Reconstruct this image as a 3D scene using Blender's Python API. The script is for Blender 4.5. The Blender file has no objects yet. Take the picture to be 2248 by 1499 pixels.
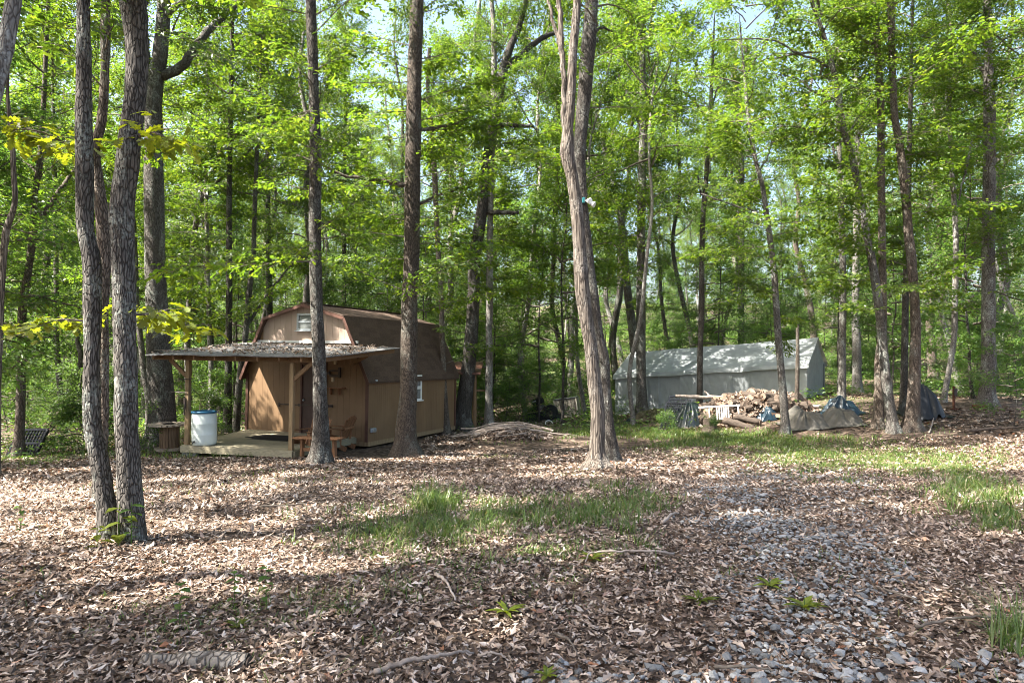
import bpy, math, random
import numpy as np
from mathutils import Vector, Matrix, Euler

sc = bpy.context.scene
COL = sc.collection
R = math.radians
random.seed(7)
rng = np.random.default_rng(7)

# ------------------------------------------------------------------ camera
CZ = 1.75            # eye height
FPX, CX, HY = 1500.0, 1124.0, 775.0    # focal length, centre and horizon of the 2248 px wide photograph
cam_d = bpy.data.cameras.new('camera')
cam = bpy.data.objects.new('camera', cam_d)
COL.objects.link(cam)
cam.location = (0, 0, CZ)
cam.rotation_euler = (R(90), 0, 0)
cam_d.sensor_width = 36
cam_d.lens = FPX / 2248 * 36
cam_d.shift_y = (HY - 749.5) / 2248
cam_d.clip_start = 0.1
cam_d.clip_end = 600
sc.camera = cam

# ------------------------------------------------------------------ sky and sun
SUN_EL, SUN_AZ = R(53), R(20)     # elevation; direction in which the light travels, from +X towards +Y
sun_dir = Vector((math.cos(SUN_EL) * math.cos(SUN_AZ), math.cos(SUN_EL) * math.sin(SUN_AZ), -math.sin(SUN_EL)))
w = bpy.data.worlds.new('World')
sc.world = w
w.use_nodes = True
nt = w.node_tree
nt.nodes.clear()
sky = nt.nodes.new('ShaderNodeTexSky')
sky.sky_type = 'NISHITA'
sky.sun_disc = False
sky.sun_elevation = SUN_EL
sky.sun_rotation = math.atan2(-sun_dir.x, -sun_dir.y)
sky.air_density = 1.0
sky.dust_density = 5.0
bg = nt.nodes.new('ShaderNodeBackground')
bg.inputs['Strength'].default_value = 0.095
out = nt.nodes.new('ShaderNodeOutputWorld')
nt.links.new(sky.outputs[0], bg.inputs[0])
nt.links.new(bg.outputs[0], out.inputs[0])
sun_d = bpy.data.lights.new('sun', 'SUN')
sun_d.energy = 5.0
sun_d.angle = R(0.53)
sun_d.color = (1.0, 0.95, 0.87)
sun = bpy.data.objects.new('sun', sun_d)
COL.objects.link(sun)
sun.rotation_euler = sun_dir.to_track_quat('-Z', 'Y').to_euler()
sun.location = (-20, -8, 30)
sc.view_settings.view_transform = 'Standard'
sc.view_settings.look = 'None'
sc.view_settings.exposure = 2.55
sc.view_settings.gamma = 1.0
sc.view_settings.use_curve_mapping = False
sc.render.engine = 'CYCLES'
sc.cycles.max_bounces = 7
sc.cycles.diffuse_bounces = 4
sc.cycles.glossy_bounces = 2
sc.cycles.transmission_bounces = 4
sc.cycles.transparent_max_bounces = 4
sc.cycles.sample_clamp_indirect = 2.5
sc.cycles.caustics_reflective = False
sc.cycles.caustics_refractive = False
sc.cycles.filter_width = 1.0
sc.cycles.use_adaptive_sampling = False
sc.cycles.use_denoising = True
sc.cycles.denoiser = 'OPENIMAGEDENOISE'
sc.cycles.denoising_prefilter = 'ACCURATE'

# ------------------------------------------------------------------ noise, ground height, pixel to place
def _hash(i, j, k, s):
    h = (i * 374761393 + j * 668265263 + k * 2147483647 + s * 974634277) & 0xFFFFFFFF
    h = ((h ^ (h >> 13)) * 1274126177) & 0xFFFFFFFF
    h = h ^ (h >> 16)
    return (h & 0xFFFF) / 65535.0

def vnoise(x, y, z=0.0, s=0):
    x, y, z = np.broadcast_arrays(np.asarray(x, float), np.asarray(y, float), np.asarray(z, float))
    i, j, k = np.floor(x).astype(np.int64), np.floor(y).astype(np.int64), np.floor(z).astype(np.int64)
    fx, fy, fz = x - i, y - j, z - k
    fx, fy, fz = (f * f * (3 - 2 * f) for f in (fx, fy, fz))
    r = 0
    for a in (0, 1):
        for b in (0, 1):
            for c in (0, 1):
                wgt = (fx if a else 1 - fx) * (fy if b else 1 - fy) * (fz if c else 1 - fz)
                r = r + wgt * _hash(i + a, j + b, k + c, s)
    return r

def sstep(a, b, x):
    t = np.clip((np.asarray(x, float) - a) / (b - a), 0, 1)
    return t * t * (3 - 2 * t)

GY = [-20, 0, 5, 10, 14, 16.3, 18.5, 24, 30, 36, 45, 60, 80, 120, 170]
GZ = [0.2, 0, 0, -0.12, -0.5, -0.76, -0.80, -0.94, -1.18, -0.9, 0.1, 1.8, 4.2, 8.5, 13]

def g_smooth(x, y):
    x, y = np.asarray(x, float), np.asarray(y, float)
    b = np.interp(y, GY, GZ)
    b = (b + np.interp(y - 1.5, GY, GZ) + np.interp(y + 1.5, GY, GZ)) / 3
    return b + 1.1 * sstep(3, 13, x) * sstep(14, 25, y) - 0.5 * sstep(6, 30, -x) * sstep(20, 40, y)

def g(x, y):
    x, y = np.asarray(x, float), np.asarray(y, float)
    return g_smooth(x, y) + 0.09 * (vnoise(x * .5, y * .5, 0, 3) - .5) + 0.05 * (vnoise(x * 1.7, y * 1.7, 0, 4) - .5)

def at(px, py, Y):
    return Vector(((px - CX) / FPX * Y, Y, CZ + (HY - py) / FPX * Y))

_YS = np.concatenate([np.arange(2.5, 40, .02), np.arange(40, 150, .1)])
def gp(px, py):
    'where the line of sight through a photograph pixel meets the ground'
    d = CZ + (HY - py) / FPX * _YS - g_smooth((px - CX) / FPX * _YS, _YS)
    n = np.nonzero(d < 0)[0]
    Y = float(_YS[n[0]]) if len(n) else 60.0
    x = (px - CX) / FPX * Y
    return Vector((x, Y, float(g(x, Y))))

# ------------------------------------------------------------------ materials
class NT:
    def __init__(s, name):
        s.m = bpy.data.materials.new(name)
        s.m.use_nodes = True
        s.t = s.m.node_tree
        s.t.nodes.clear()
        s.out = s.n('ShaderNodeOutputMaterial')
    def n(s, kind, **kw):
        nd = s.t.nodes.new(kind)
        for k, v in kw.items():
            setattr(nd, k, v)
        return nd
    def l(s, a, b):
        s.t.links.new(a, b)
    def coord(s, scale=(1, 1, 1), kind='Object'):
        tc = s.n('ShaderNodeTexCoord')
        mp = s.n('ShaderNodeMapping')
        mp.inputs['Scale'].default_value = scale
        s.l(tc.outputs[kind], mp.inputs[0])
        return mp.outputs[0]
    def geo_pos(s, scale=(1, 1, 1)):
        tc = s.n('ShaderNodeNewGeometry')
        mp = s.n('ShaderNodeMapping')
        mp.inputs['Scale'].default_value = scale
        s.l(tc.outputs['Position'], mp.inputs[0])
        return mp.outputs[0]
    def noise(s, vec, scale, detail=4, rough=.6, dist=0):
        nd = s.n('ShaderNodeTexNoise')
        nd.inputs['Scale'].default_value = scale
        nd.inputs['Detail'].default_value = detail
        nd.inputs['Roughness'].default_value = rough
        nd.inputs['Distortion'].default_value = dist
        if vec is not None:
            s.l(vec, nd.inputs['Vector'])
        return nd.outputs['Fac']
    def ramp(s, fac, stops):
        nd = s.n('ShaderNodeValToRGB')
        el = nd.color_ramp.elements
        while len(el) < len(stops):
            el.new(.5)
        for e, (p, c) in zip(el, stops):
            e.position = p
            e.color = (c[0], c[1], c[2], 1) if not isinstance(c, (int, float)) else (c, c, c, 1)
        s.l(fac, nd.inputs[0])
        return nd.outputs[0]
    def mix(s, fac, a, b, mode='MIX'):
        nd = s.n('ShaderNodeMix', data_type='RGBA', blend_type=mode)
        for sock, v in ((nd.inputs[0], fac), (nd.inputs[6], a), (nd.inputs[7], b)):
            if hasattr(v, 'is_linked'):
                s.l(v, sock)
            elif isinstance(v, (int, float)):
                sock.default_value = v
            else:
                sock.default_value = (v[0], v[1], v[2], 1)
        return nd.outputs[2]
    def hsv(s, col, h=.5, sat=1, val=1.0, hl=None, vl=None):
        nd = s.n('ShaderNodeHueSaturation')
        nd.inputs['Hue'].default_value = h
        nd.inputs['Saturation'].default_value = sat
        nd.inputs['Value'].default_value = val
        if vl is not None:
            s.l(vl, nd.inputs['Value'])
        if hl is not None:
            s.l(hl, nd.inputs['Hue'])
        s.l(col, nd.inputs['Color'])
        return nd.outputs[0]
    def mrange(s, v, a, b):
        nd = s.n('ShaderNodeMapRange')
        nd.inputs['To Min'].default_value = a
        nd.inputs['To Max'].default_value = b
        s.l(v, nd.inputs['Value'])
        return nd.outputs[0]
    def bump(s, h, dist, strength=1.0):
        nd = s.n('ShaderNodeBump')
        nd.inputs['Distance'].default_value = dist
        nd.inputs['Strength'].default_value = strength
        s.l(h, nd.inputs['Height'])
        return nd.outputs[0]
    def finish(s, col, rough=.8, spec=.3, bump=None, metal=0.0, trans=None, trans_fac=.4):
        p = s.n('ShaderNodeBsdfPrincipled')
        if hasattr(col, 'is_linked'):
            s.l(col, p.inputs['Base Color'])
        else:
            p.inputs['Base Color'].default_value = (*col, 1)
        p.inputs['Roughness'].default_value = rough
        p.inputs['Specular IOR Level'].default_value = spec
        p.inputs['Metallic'].default_value = metal
        if bump is not None:
            s.l(bump, p.inputs['Normal'])
        res = p.outputs[0]
        if trans is not None:
            t = s.n('ShaderNodeBsdfTranslucent')
            if hasattr(trans, 'is_linked'):
                s.l(trans, t.inputs[0])
            else:
                t.inputs[0].default_value = (*trans, 1)
            mx = s.n('ShaderNodeMixShader')
            mx.inputs[0].default_value = trans_fac
            s.l(res, mx.inputs[1])
            s.l(t.outputs[0], mx.inputs[2])
            res = mx.outputs[0]
        s.l(res, s.out.inputs[0])
        return s.m
    def island(s):
        return s.n('ShaderNodeNewGeometry').outputs['Random Per Island']
    def orand(s):
        return s.n('ShaderNodeObjectInfo').outputs['Random']

def noisy(name, c1, c2, scale=6, stretch=(1, 1, 1), rough=.8, bump=.004, spec=.3, vary=.0, detail=5, metal=0.0, lo=.3, hi=.7):
    t = NT(name)
    v = t.coord(stretch)
    f = t.noise(v, scale, detail)
    c = t.ramp(f, [(lo, c1), (hi, c2)])
    if vary:
        c = t.hsv(c, vl=t.mrange(t.orand(), 1 - vary, 1 + vary))
    b = t.bump(f, bump) if bump else None
    return t.finish(c, rough, spec, b, metal)

def bark_mat(name, c_dark, c_mid, c_lichen, lichen=.6, vscale=20, ridge=.012, stretch=.22):
    t = NT(name)
    v = t.coord((1, 1, stretch))
    nd = t.n('ShaderNodeTexNoise')
    nd.inputs['Scale'].default_value = 5
    nd.inputs['Detail'].default_value = 3
    t.l(v, nd.inputs['Vector'])
    mx = t.n('ShaderNodeMix', data_type='RGBA', blend_type='LINEAR_LIGHT')
    mx.inputs[0].default_value = .06
    t.l(v, mx.inputs[6])
    t.l(nd.outputs['Color'], mx.inputs[7])
    vo = t.n('ShaderNodeTexVoronoi', feature='DISTANCE_TO_EDGE')
    vo.inputs['Scale'].default_value = vscale
    t.l(mx.outputs[2], vo.inputs['Vector'])
    f1 = t.noise(v, 26, 6, .65)
    plate = t.ramp(vo.outputs['Distance'], [(0.0, .0), (.16, 1.0)])
    col = t.mix(plate, c_dark, c_mid)
    col = t.mix(t.ramp(f1, [(.35, 0.0), (.75, .7)]), col, c_dark, 'MIX')
    big = t.noise(t.coord((1, 1, .5)), 3.2, 5, .7)
    fine = t.noise(t.coord(), 34, 3, .6)
    lf = t.n('ShaderNodeMath', operation='MULTIPLY')
    t.l(t.ramp(big, [(.50, 0.0), (.60, 1.0)]), lf.inputs[0])
    t.l(t.ramp(fine, [(.42, 0.0), (.58, 1.0)]), lf.inputs[1])
    lf2 = t.n('ShaderNodeMath', operation='MULTIPLY')
    t.l(lf.outputs[0], lf2.inputs[0])
    lf2.inputs[1].default_value = lichen
    col = t.mix(lf2.outputs[0], col, c_lichen)
    col = t.hsv(col, vl=t.mrange(t.orand(), .8, 1.2))
    h = t.n('ShaderNodeMath', operation='ADD')
    t.l(plate, h.inputs[0])
    t.l(f1, h.inputs[1])
    return t.finish(col, .9, .2, t.bump(h.outputs[0], ridge))

def leaf_mat(name, stops, trans_gain=(1.9, 2.0, .8), fac=.45, ovary=.25):
    t = NT(name)
    c = t.ramp(t.island(), stops)
    c = t.hsv(c, vl=t.mrange(t.orand(), 1 - ovary, 1 + ovary))
    tr = t.mix(1.0, c, trans_gain, 'MULTIPLY')
    return t.finish(c, .38, .5, None, 0, tr, fac)

M = {}
M['bark_grey'] = bark_mat('bark_grey', (.03, .026, .022), (.165, .148, .13), (.30, .32, .28), .8, 42)
M['bark_dark'] = bark_mat('bark_dark', (.02, .017, .014), (.105, .092, .08), (.26, .27, .24), .55, 44)
M['bark_brown'] = bark_mat('bark_brown', (.035, .026, .02), (.165, .132, .104), (.28, .29, .25), .5, 44)
M['bark_pale'] = bark_mat('bark_pale', (.07, .06, .052), (.235, .22, .195), (.36, .37, .34), .8, 30, .006)
M['dead_wood'] = bark_mat('dead_wood', (.045, .035, .028), (.20, .168, .138), (.28, .255, .22), .8, 30, .012, .07)
M['leaf_canopy'] = leaf_mat('leaf_canopy', [(0, (.034, .07, .012)), (.4, (.055, .104, .015)), (.75, (.077, .128, .018)), (1, (.11, .15, .026))], (2.2, 2.1, 1.0), .52)
M['leaf_oak'] = leaf_mat('leaf_oak', [(0, (.038, .078, .012)), (.5, (.064, .116, .015)), (1, (.11, .15, .022))], (2.2, 2.1, .9), .52, .15)
M['leaf_under'] = leaf_mat('leaf_under', [(0, (.04, .088, .02)), (.5, (.066, .13, .028)), (1, (.11, .165, .05))], (2.2, 2.1, 1.0), .52)
M['leaf_big'] = leaf_mat('leaf_big', [(0, (.12, .155, .018)), (1, (.12, .155, .018))], (2.5, 2.2, .6), .52, .3)
M['grass'] = leaf_mat('grass', [(0, (.055, .10, .02)), (.6, (.09, .15, .03)), (.85, (.14, .18, .05)), (1, (.24, .22, .11))], (1.6, 1.5, .8), .4, 0)

def litter_mat(name):
    t = NT(name)
    c = t.ramp(t.island(), [(0, (.035, .023, .016)), (.2, (.085, .056, .038)), (.42, (.18, .125, .09)), (.65, (.31, .232, .175)), (.85, (.47, .385, .315)), (.95, (.60, .52, .455)), (1, (.26, .11, .05))])
    f = t.noise(t.geo_pos(), 60, 3)
    c = t.hsv(c, vl=t.mrange(f, .7, 1.25))
    return t.finish(c, .6, .35, None, 0, t.mix(1.0, c, (.8, .6, .4), 'MULTIPLY'), .18)
M['litter'] = litter_mat('dead_leaf')

def ground_mat():
    t = NT('forest_floor')
    p = t.geo_pos()
    vo = t.n('ShaderNodeTexVoronoi')
    vo.inputs['Scale'].default_value = 13
    t.l(p, vo.inputs['Vector'])
    sep = t.n('ShaderNodeSeparateColor')
    t.l(vo.outputs['Color'], sep.inputs[0])
    c = t.ramp(sep.outputs[0], [(0, (.03, .02, .014)), (.35, (.09, .06, .042)), (.7, (.19, .135, .098)), (1, (.32, .245, .19))])
    soil = t.ramp(t.noise(p, 30, 5), [(.3, (.018, .013, .010)), (.7, (.06, .042, .03))])
    c = t.mix(t.ramp(t.noise(p, .8, 4), [(.35, .25), (.65, .7)]), c, soil)
    far = t.n('ShaderNodeSeparateXYZ')
    t.l(p, far.inputs[0])
    mr = t.n('ShaderNodeMapRange')
    mr.inputs['From Min'].default_value = 22
    mr.inputs['From Max'].default_value = 34
    t.l(far.outputs[1], mr.inputs[0])
    grn = t.ramp(t.noise(p, 2.2, 6, .7), [(.38, (.10, .10, .04)), (.55, (.075, .12, .025)), (.7, (.05, .10, .02))])
    patch = t.ramp(t.noise(p, .16, 4), [(.44, 0.0), (.56, 1.0)])
    fm = t.n('ShaderNodeMath', operation='MULTIPLY')
    t.l(mr.outputs[0], fm.inputs[0])
    t.l(patch, fm.inputs[1])
    c = t.mix(fm.outputs[0], c, grn)
    h = t.n('ShaderNodeMath', operation='ADD')
    t.l(vo.outputs['Distance'], h.inputs[0])
    t.l(t.noise(p, 25, 5), h.inputs[1])
    return t.finish(c, .9, .2, t.bump(h.outputs[0], .03))
M['ground'] = ground_mat()

def stone_mat():
    t = NT('gravel_stone')
    c = t.ramp(t.island(), [(0, (.09, .093, .095)), (.5, (.175, .178, .178)), (1, (.33, .33, .325))])
    f = t.noise(t.geo_pos(), 40, 4)
    c = t.hsv(c, vl=t.mrange(f, .75, 1.2))
    return t.finish(c, .75, .4, t.bump(f, .01))
M['stone'] = stone_mat()
M['siding'] = noisy('painted_siding', (.165, .10, .052), (.215, .135, .072), 1.6, (1, 1, .6), .6, 0, .3, .025)
M['siding_gable'] = noisy('painted_gable_siding', (.33, .245, .19), (.39, .30, .24), 1.6, (1, 1, .6), .6, 0, .3, .05)
M['trim'] = noisy('brown_trim', (.075, .033, .022), (.11, .05, .033), 6, (1, 1, 1), .6, .001, .4, .05)
M['door_dark'] = noisy('dark_door_paint', (.035, .015, .012), (.055, .025, .02), 6, (1, 1, .4), .5, .001, .4)
M['shingle'] = noisy('asphalt_shingle', (.05, .035, .026), (.105, .072, .053), 40, (1, 1, 1), .95, .0015, .15, .13)
M['roof_felt'] = noisy('weathered_roll_roofing', (.06, .058, .058), (.17, .165, .165), 5, (1, 3, 1), .8, .006, .4)
M['lumber'] = noisy('weathered_lumber', (.17, .115, .06), (.32, .225, .13), 6, (9, 9, .7), .8, .003, .25, .12)
M['lumber_y'] = noisy('weathered_rafter', (.14, .085, .045), (.25, .16, .09), 6, (6, 6, 6), .8, .003, .25, .15)
M['deck'] = noisy('deck_board', (.20, .17, .11), (.36, .32, .22), 6, (.8, 9, 9), .8, .003, .3, .12)
M['flash'] = noisy('white_flashing', (.6, .58, .55), (.78, .77, .74), 8, (1, 1, 1), .5, .002, .5)
M['alu'] = noisy('grey_aluminium', (.32, .35, .37), (.42, .45, .47), 8, (1, 1, 1), .35, .0, .5, 0, metal=.4)
M['white'] = noisy('white_paint', (.68, .68, .64), (.8, .8, .77), 5, (1, 1, 1), .5, .001, .5)
M['barrel'] = noisy('white_barrel_plastic', (.62, .68, .63), (.76, .80, .76), 3, (1, 1, .6), .4, .002, .5)
M['blue'] = noisy('blue_plastic', (.012, .09, .17), (.03, .15, .26), 5, (1, 1, 1), .4, .001, .5)
M['teal'] = noisy('teal_plastic', (.01, .11, .12), (.02, .16, .17), 5, (1, 1, 1), .4, .001, .5)
M['black'] = noisy('black_plastic', (.012, .013, .016), (.03, .032, .036), 7, (1, 1, 1), .35, .002, .5)
M['rubber'] = noisy('black_rubber', (.01, .01, .01), (.022, .022, .022), 12, (1, 1, 1), .8, .003, .3)
M['iron'] = noisy('dark_iron', (.03, .022, .018), (.07, .05, .04), 9, (1, 1, 1), .6, .003, .5, metal=.3)
M['rust'] = noisy('rusty_iron', (.06, .024, .015), (.13, .055, .033), 9, (1, 1, 1), .9, .005, .2)
M['mat_black'] = noisy('black_doormat', (.012, .011, .012), (.025, .023, .022), 40, (1, 1, 1), .95, .006, .1)
M['spool'] = noisy('spool_wood', (.12, .075, .045), (.27, .18, .115), 6, (5, 5, .6), .85, .004, .25, .12)
M['spool_top'] = noisy('weathered_spool_top', (.26, .20, .15), (.46, .38, .31), 5, (1, 7, 1), .85, .004, .25)
M['cedar'] = noisy('cedar_wood', (.16, .075, .035), (.30, .15, .075), 6, (5, 5, .8), .7, .002, .3, .12)
M['split'] = noisy('split_wood', (.09, .056, .038), (.245, .175, .13), 5, (.8, 7, 7), .85, .006, .2, .22)
M['split_end'] = noisy('sawn_log_end', (.10, .068, .048), (.24, .185, .143), 10, (1, 1, 1), .85, .003, .2, .2)
M['logbark'] = noisy('log_bark', (.03, .023, .018), (.12, .092, .072), 9, (.6, 5, 5), .9, .010, .2, .2)
M['stick'] = noisy('dry_stick', (.16, .125, .10), (.40, .34, .29), 12, (1, 1, 1), .85, .004, .2, .2)
M['twig'] = noisy('twig_bark', (.055, .045, .036), (.17, .145, .12), 12, (1, 1, 1), .9, .004, .2)
M['tarp_grey'] = noisy('faded_grey_tarp', (.065, .06, .05), (.13, .12, .10), 5, (1, 1, 1), .75, .004, .3)
M['tarp_dark'] = noisy('dark_green_tarp', (.010, .017, .018), (.025, .038, .038), 5, (1, 1, 1), .3, .003, .5)
M['tarp_blue'] = noisy('dark_blue_tarp', (.005, .014, .022), (.012, .028, .04), 5, (1, 1, 1), .4, .003, .35)
M['tarp_black'] = noisy('black_sheeting', (.008, .009, .011), (.022, .024, .027), 4, (1, 1, 1), .5, .004, .3)
M['ac_beige'] = noisy('weathered_beige_metal', (.32, .29, .235), (.48, .44, .37), 7, (1, 1, 1), .6, .002, .4)
M['wire'] = noisy('rusty_wire', (.09, .06, .045), (.16, .12, .09), 12, (1, 1, 1), .7, .0, .4)
M['lampglass'] = noisy('pale_lamp_face', (.62, .62, .58), (.74, .74, .70), 8, (1, 1, 1), .25, .0, .5)
M['mossy'] = bark_mat('bleached_wood', (.06, .05, .042), (.30, .265, .225), (.36, .33, .29), .5, 26, .01, .3)
M['beigebox'] = noisy('beige_plastic', (.50, .40, .27), (.60, .49, .35), 8, (1, 1, 1), .5, .0, .4)
M['moss'] = noisy('moss', (.03, .05, .008), (.07, .10, .015), 30, (1, 1, 1), .95, .02, .1)

def tent_mat():
    t = NT('grey_tent_fabric')
    f = t.noise(t.coord(), 1.6, 6, .65)
    st = t.noise(t.coord((1, 1, .25)), 3.5, 5, .6)
    c = t.ramp(f, [(.3, (.30, .325, .33)), (.7, (.42, .445, .445))])
    c = t.mix(t.ramp(st, [(.55, 0.0), (.8, .3)]), c, (.17, .17, .15))
    fine = t.noise(t.coord(), 90, 2)
    return t.finish(c, .7, .3, t.bump(fine, .002), 0, t.mix(1.0, c, (.9, .8, .6), 'MULTIPLY'), .22)
M['tent'] = tent_mat()

def glass_mat():
    t = NT('window_pane')
    v = t.coord((1, 1, 1))
    f = t.noise(v, 5, 3)
    c = t.ramp(f, [(.3, (.10, .11, .11)), (.7, (.22, .23, .22))])
    return t.finish(c, .08, .8, None)
M['glass'] = glass_mat()
# ------------------------------------------------------------------ mesh helpers
def np_mesh(name, verts, faces, mats, smooth=False, midx=None):
    'verts (n,3); faces: list of (m,k) int arrays'
    me = bpy.data.meshes.new(name)
    verts = np.asarray(verts, np.float32)
    me.vertices.add(len(verts))
    me.vertices.foreach_set('co', verts.ravel())
    faces = [np.asarray(f, np.int32) for f in faces if len(f)]
    loops = np.concatenate([f.ravel() for f in faces])
    starts, s0 = [], 0
    for f in faces:
        starts.append(s0 + np.arange(len(f)) * f.shape[1])
        s0 += f.size
    starts = np.concatenate(starts).astype(np.int32)
    me.loops.add(len(loops))
    me.loops.foreach_set('vertex_index', loops)
    me.polygons.add(len(starts))
    me.polygons.foreach_set('loop_start', starts)
    me.polygons.foreach_set('use_smooth', np.full(len(starts), bool(smooth)))
    if midx is not None:
        me.polygons.foreach_set('material_index', np.asarray(midx, np.int32))
    for m in (mats if isinstance(mats, (list, tuple)) else [mats]):
        me.materials.append(m)
    me.update(calc_edges=True)
    return me

def link(name, data, parent=None, loc=None, rot=None, scale=None):
    o = bpy.data.objects.new(name, data)
    COL.objects.link(o)
    if parent is not None:
        o.parent = parent
    if loc is not None:
        o.location = loc
    if rot is not None:
        o.rotation_euler = rot
    if scale is not None:
        o.scale = scale
    return o

def tag(o, label=None, cat=None, group=None, kind=None):
    for k, v in (('label', label), ('category', cat), ('group', group), ('kind', kind)):
        if v:
            o[k] = v
    return o

def thing(name, label, cat, loc=(0, 0, 0), rot=(0, 0, 0), group=None):
    o = link(name, None, None, loc, rot)
    o.empty_display_size = .2
    return tag(o, label, cat, group)

class MB:
    'collects simple solids into one mesh'
    def __init__(s):
        s.v, s.q, s.t, s.n = [], [], [], 0
    def add(s, v, q=(), t=()):
        v = np.asarray(v, float).reshape(-1, 3)
        s.v.append(v)
        if len(q):
            s.q.append(np.asarray(q, int) + s.n)
        if len(t):
            s.t.append(np.asarray(t, int) + s.n)
        s.n += len(v)
        return s
    def box(s, c, size, rot=None, bev=0.0):
        x, y, z = (k / 2 for k in size)
        if bev > 0 and min(x, y, z) > bev * 1.5:
            b = bev
            P = []
            for sx in (-1, 1):
                for sy in (-1, 1):
                    for sz in (-1, 1):
                        P += [(sx * x, sy * (y - b), sz * (z - b)), (sx * (x - b), sy * y, sz * (z - b)), (sx * (x - b), sy * (y - b), sz * z)]
            P = np.array(P)
            I = lambda a, b_, c_, k: (a * 4 + b_ * 2 + c_) * 3 + k
            q, t = [], []
            q += [(I(0,0,0,0), I(0,0,1,0), I(0,1,1,0), I(0,1,0,0)), (I(1,0,0,0), I(1,1,0,0), I(1,1,1,0), I(1,0,1,0))]
            q += [(I(0,0,0,1), I(1,0,0,1), I(1,0,1,1), I(0,0,1,1)), (I(0,1,0,1), I(0,1,1,1), I(1,1,1,1), I(1,1,0,1))]
            q += [(I(0,0,0,2), I(0,1,0,2), I(1,1,0,2), I(1,0,0,2)), (I(0,0,1,2), I(1,0,1,2), I(1,1,1,2), I(0,1,1,2))]
            for a in (0, 1):
                for b_ in (0, 1):
                    q.append((I(a,b_,0,0), I(a,b_,0,1), I(a,b_,1,1), I(a,b_,1,0)))
                    q.append((I(a,0,b_,0), I(a,0,b_,2), I(a,1,b_,2), I(a,1,b_,0)))
                    q.append((I(0,a,b_,1), I(0,a,b_,2), I(1,a,b_,2), I(1,a,b_,1)))
                    for c_ in (0, 1):
                        t.append((I(a,b_,c_,0), I(a,b_,c_,1), I(a,b_,c_,2)))
        else:
            P = np.array([(sx * x, sy * y, sz * z) for sx in (-1, 1) for sy in (-1, 1) for sz in (-1, 1)])
            q, t = [(0, 1, 3, 2), (4, 6, 7, 5), (0, 4, 5, 1), (2, 3, 7, 6), (0, 2, 6, 4), (1, 5, 7, 3)], []
        if rot is not None:
            m = np.array(rot if isinstance(rot, Matrix) else Euler(rot).to_matrix())[:3, :3]
            P = P @ m.T
        return s.add(P + np.array(c), q, t)
    def hexa(s, P):
        'eight corners: bottom four, top four, both counter-clockwise'
        return s.add(P, [(3, 2, 1, 0), (4, 5, 6, 7), (0, 1, 5, 4), (1, 2, 6, 5), (2, 3, 7, 6), (3, 0, 4, 7)])
    def bar(s, a, b, wd, th, up=(0, 0, 1)):
        a, b = Vector(a), Vector(b)
        d = (b - a)
        u = Vector(up)
        sd = d.cross(u)
        if sd.length < 1e-6:
            sd = d.cross(Vector((0, 1, 0)))
        sd.normalize()
        u = sd.cross(d).normalized()
        P = []
        for p in (a, b):
            for i, j in ((-1, -1), (1, -1), (1, 1), (-1, 1)):
                P.append(p + sd * (i * wd / 2) + u * (j * th / 2))
        return s.hexa([tuple(p) for p in P])
    def tube(s, pts, rad, n=8, cap=True):
        pts = np.asarray(pts, float)
        rad = np.broadcast_to(np.asarray(rad, float), (len(pts),))
        tg = np.gradient(pts, axis=0)
        tg /= np.linalg.norm(tg, axis=1)[:, None] + 1e-12
        ref = np.array([0, 0, 1.]) if abs(tg[0][2]) < .8 else np.array([1., 0, 0])
        a = np.cross(tg, ref)
        a /= np.linalg.norm(a, axis=1)[:, None] + 1e-12
        b = np.cross(tg, a)
        th = np.arange(n) / n * 2 * np.pi
        ring = pts[:, None] + rad[:, None, None] * (np.cos(th)[None, :, None] * a[:, None] + np.sin(th)[None, :, None] * b[:, None])
        v = ring.reshape(-1, 3)
        m = len(pts)
        i = np.arange(m - 1)[:, None] * n
        j = np.arange(n)[None]
        q = np.stack([i + j, i + n + j, i + n + (j + 1) % n, i + (j + 1) % n], -1).reshape(-1, 4)
        t = []
        if cap:
            v = np.vstack([v, pts[:1], pts[-1:]])
            for k in range(n):
                t.append((m * n, k, (k + 1) % n))
                t.append((m * n + 1, (m - 1) * n + (k + 1) % n, (m - 1) * n + k))
        return s.add(v, q, t)
    def disc(s, c, r, h, n=24, axis='z', r2=None):
        d = {'x': (1, 0, 0), 'y': (0, 1, 0), 'z': (0, 0, 1)}[axis]
        c, d = np.array(c, float), np.array(d, float)
        return s.tube([c, c + d * h], [r, r if r2 is None else r2], n)
    def lathe(s, prof, n=24, c=(0, 0, 0)):
        prof = np.asarray(prof, float)
        th = np.arange(n) / n * 2 * np.pi
        v = np.stack([prof[:, 0][:, None] * np.cos(th), prof[:, 0][:, None] * np.sin(th), np.repeat(prof[:, 1][:, None], n, 1)], -1).reshape(-1, 3) + np.array(c)
        i = np.arange(len(prof) - 1)[:, None] * n
        j = np.arange(n)[None]
        q = np.stack([i + j, i + (j + 1) % n, i + n + (j + 1) % n, i + n + j], -1).reshape(-1, 4)
        return s.add(v, q)
    def prism(s, poly, y0, y1):
        'polygon in x, z carried along y'
        k = len(poly)
        v = [(x, y0, z) for x, z in poly] + [(x, y1, z) for x, z in poly]
        q = [(i, (i + 1) % k, k + (i + 1) % k, k + i) for i in range(k)]
        t = [(0, i + 1, i) for i in range(1, k - 1)] + [(k, k + i, k + i + 1) for i in range(1, k - 1)]
        return s.add(v, q, t)
    def mesh(s, name, mat, smooth=False):
        return np_mesh(name, np.vstack(s.v), [np.vstack(x) for x in (s.q, s.t) if x], mat, smooth)
    def obj(s, name, mat, parent=None, smooth=False, loc=None, rot=None):
        return link(name, s.mesh(name, mat, smooth), parent, loc, rot)

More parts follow.
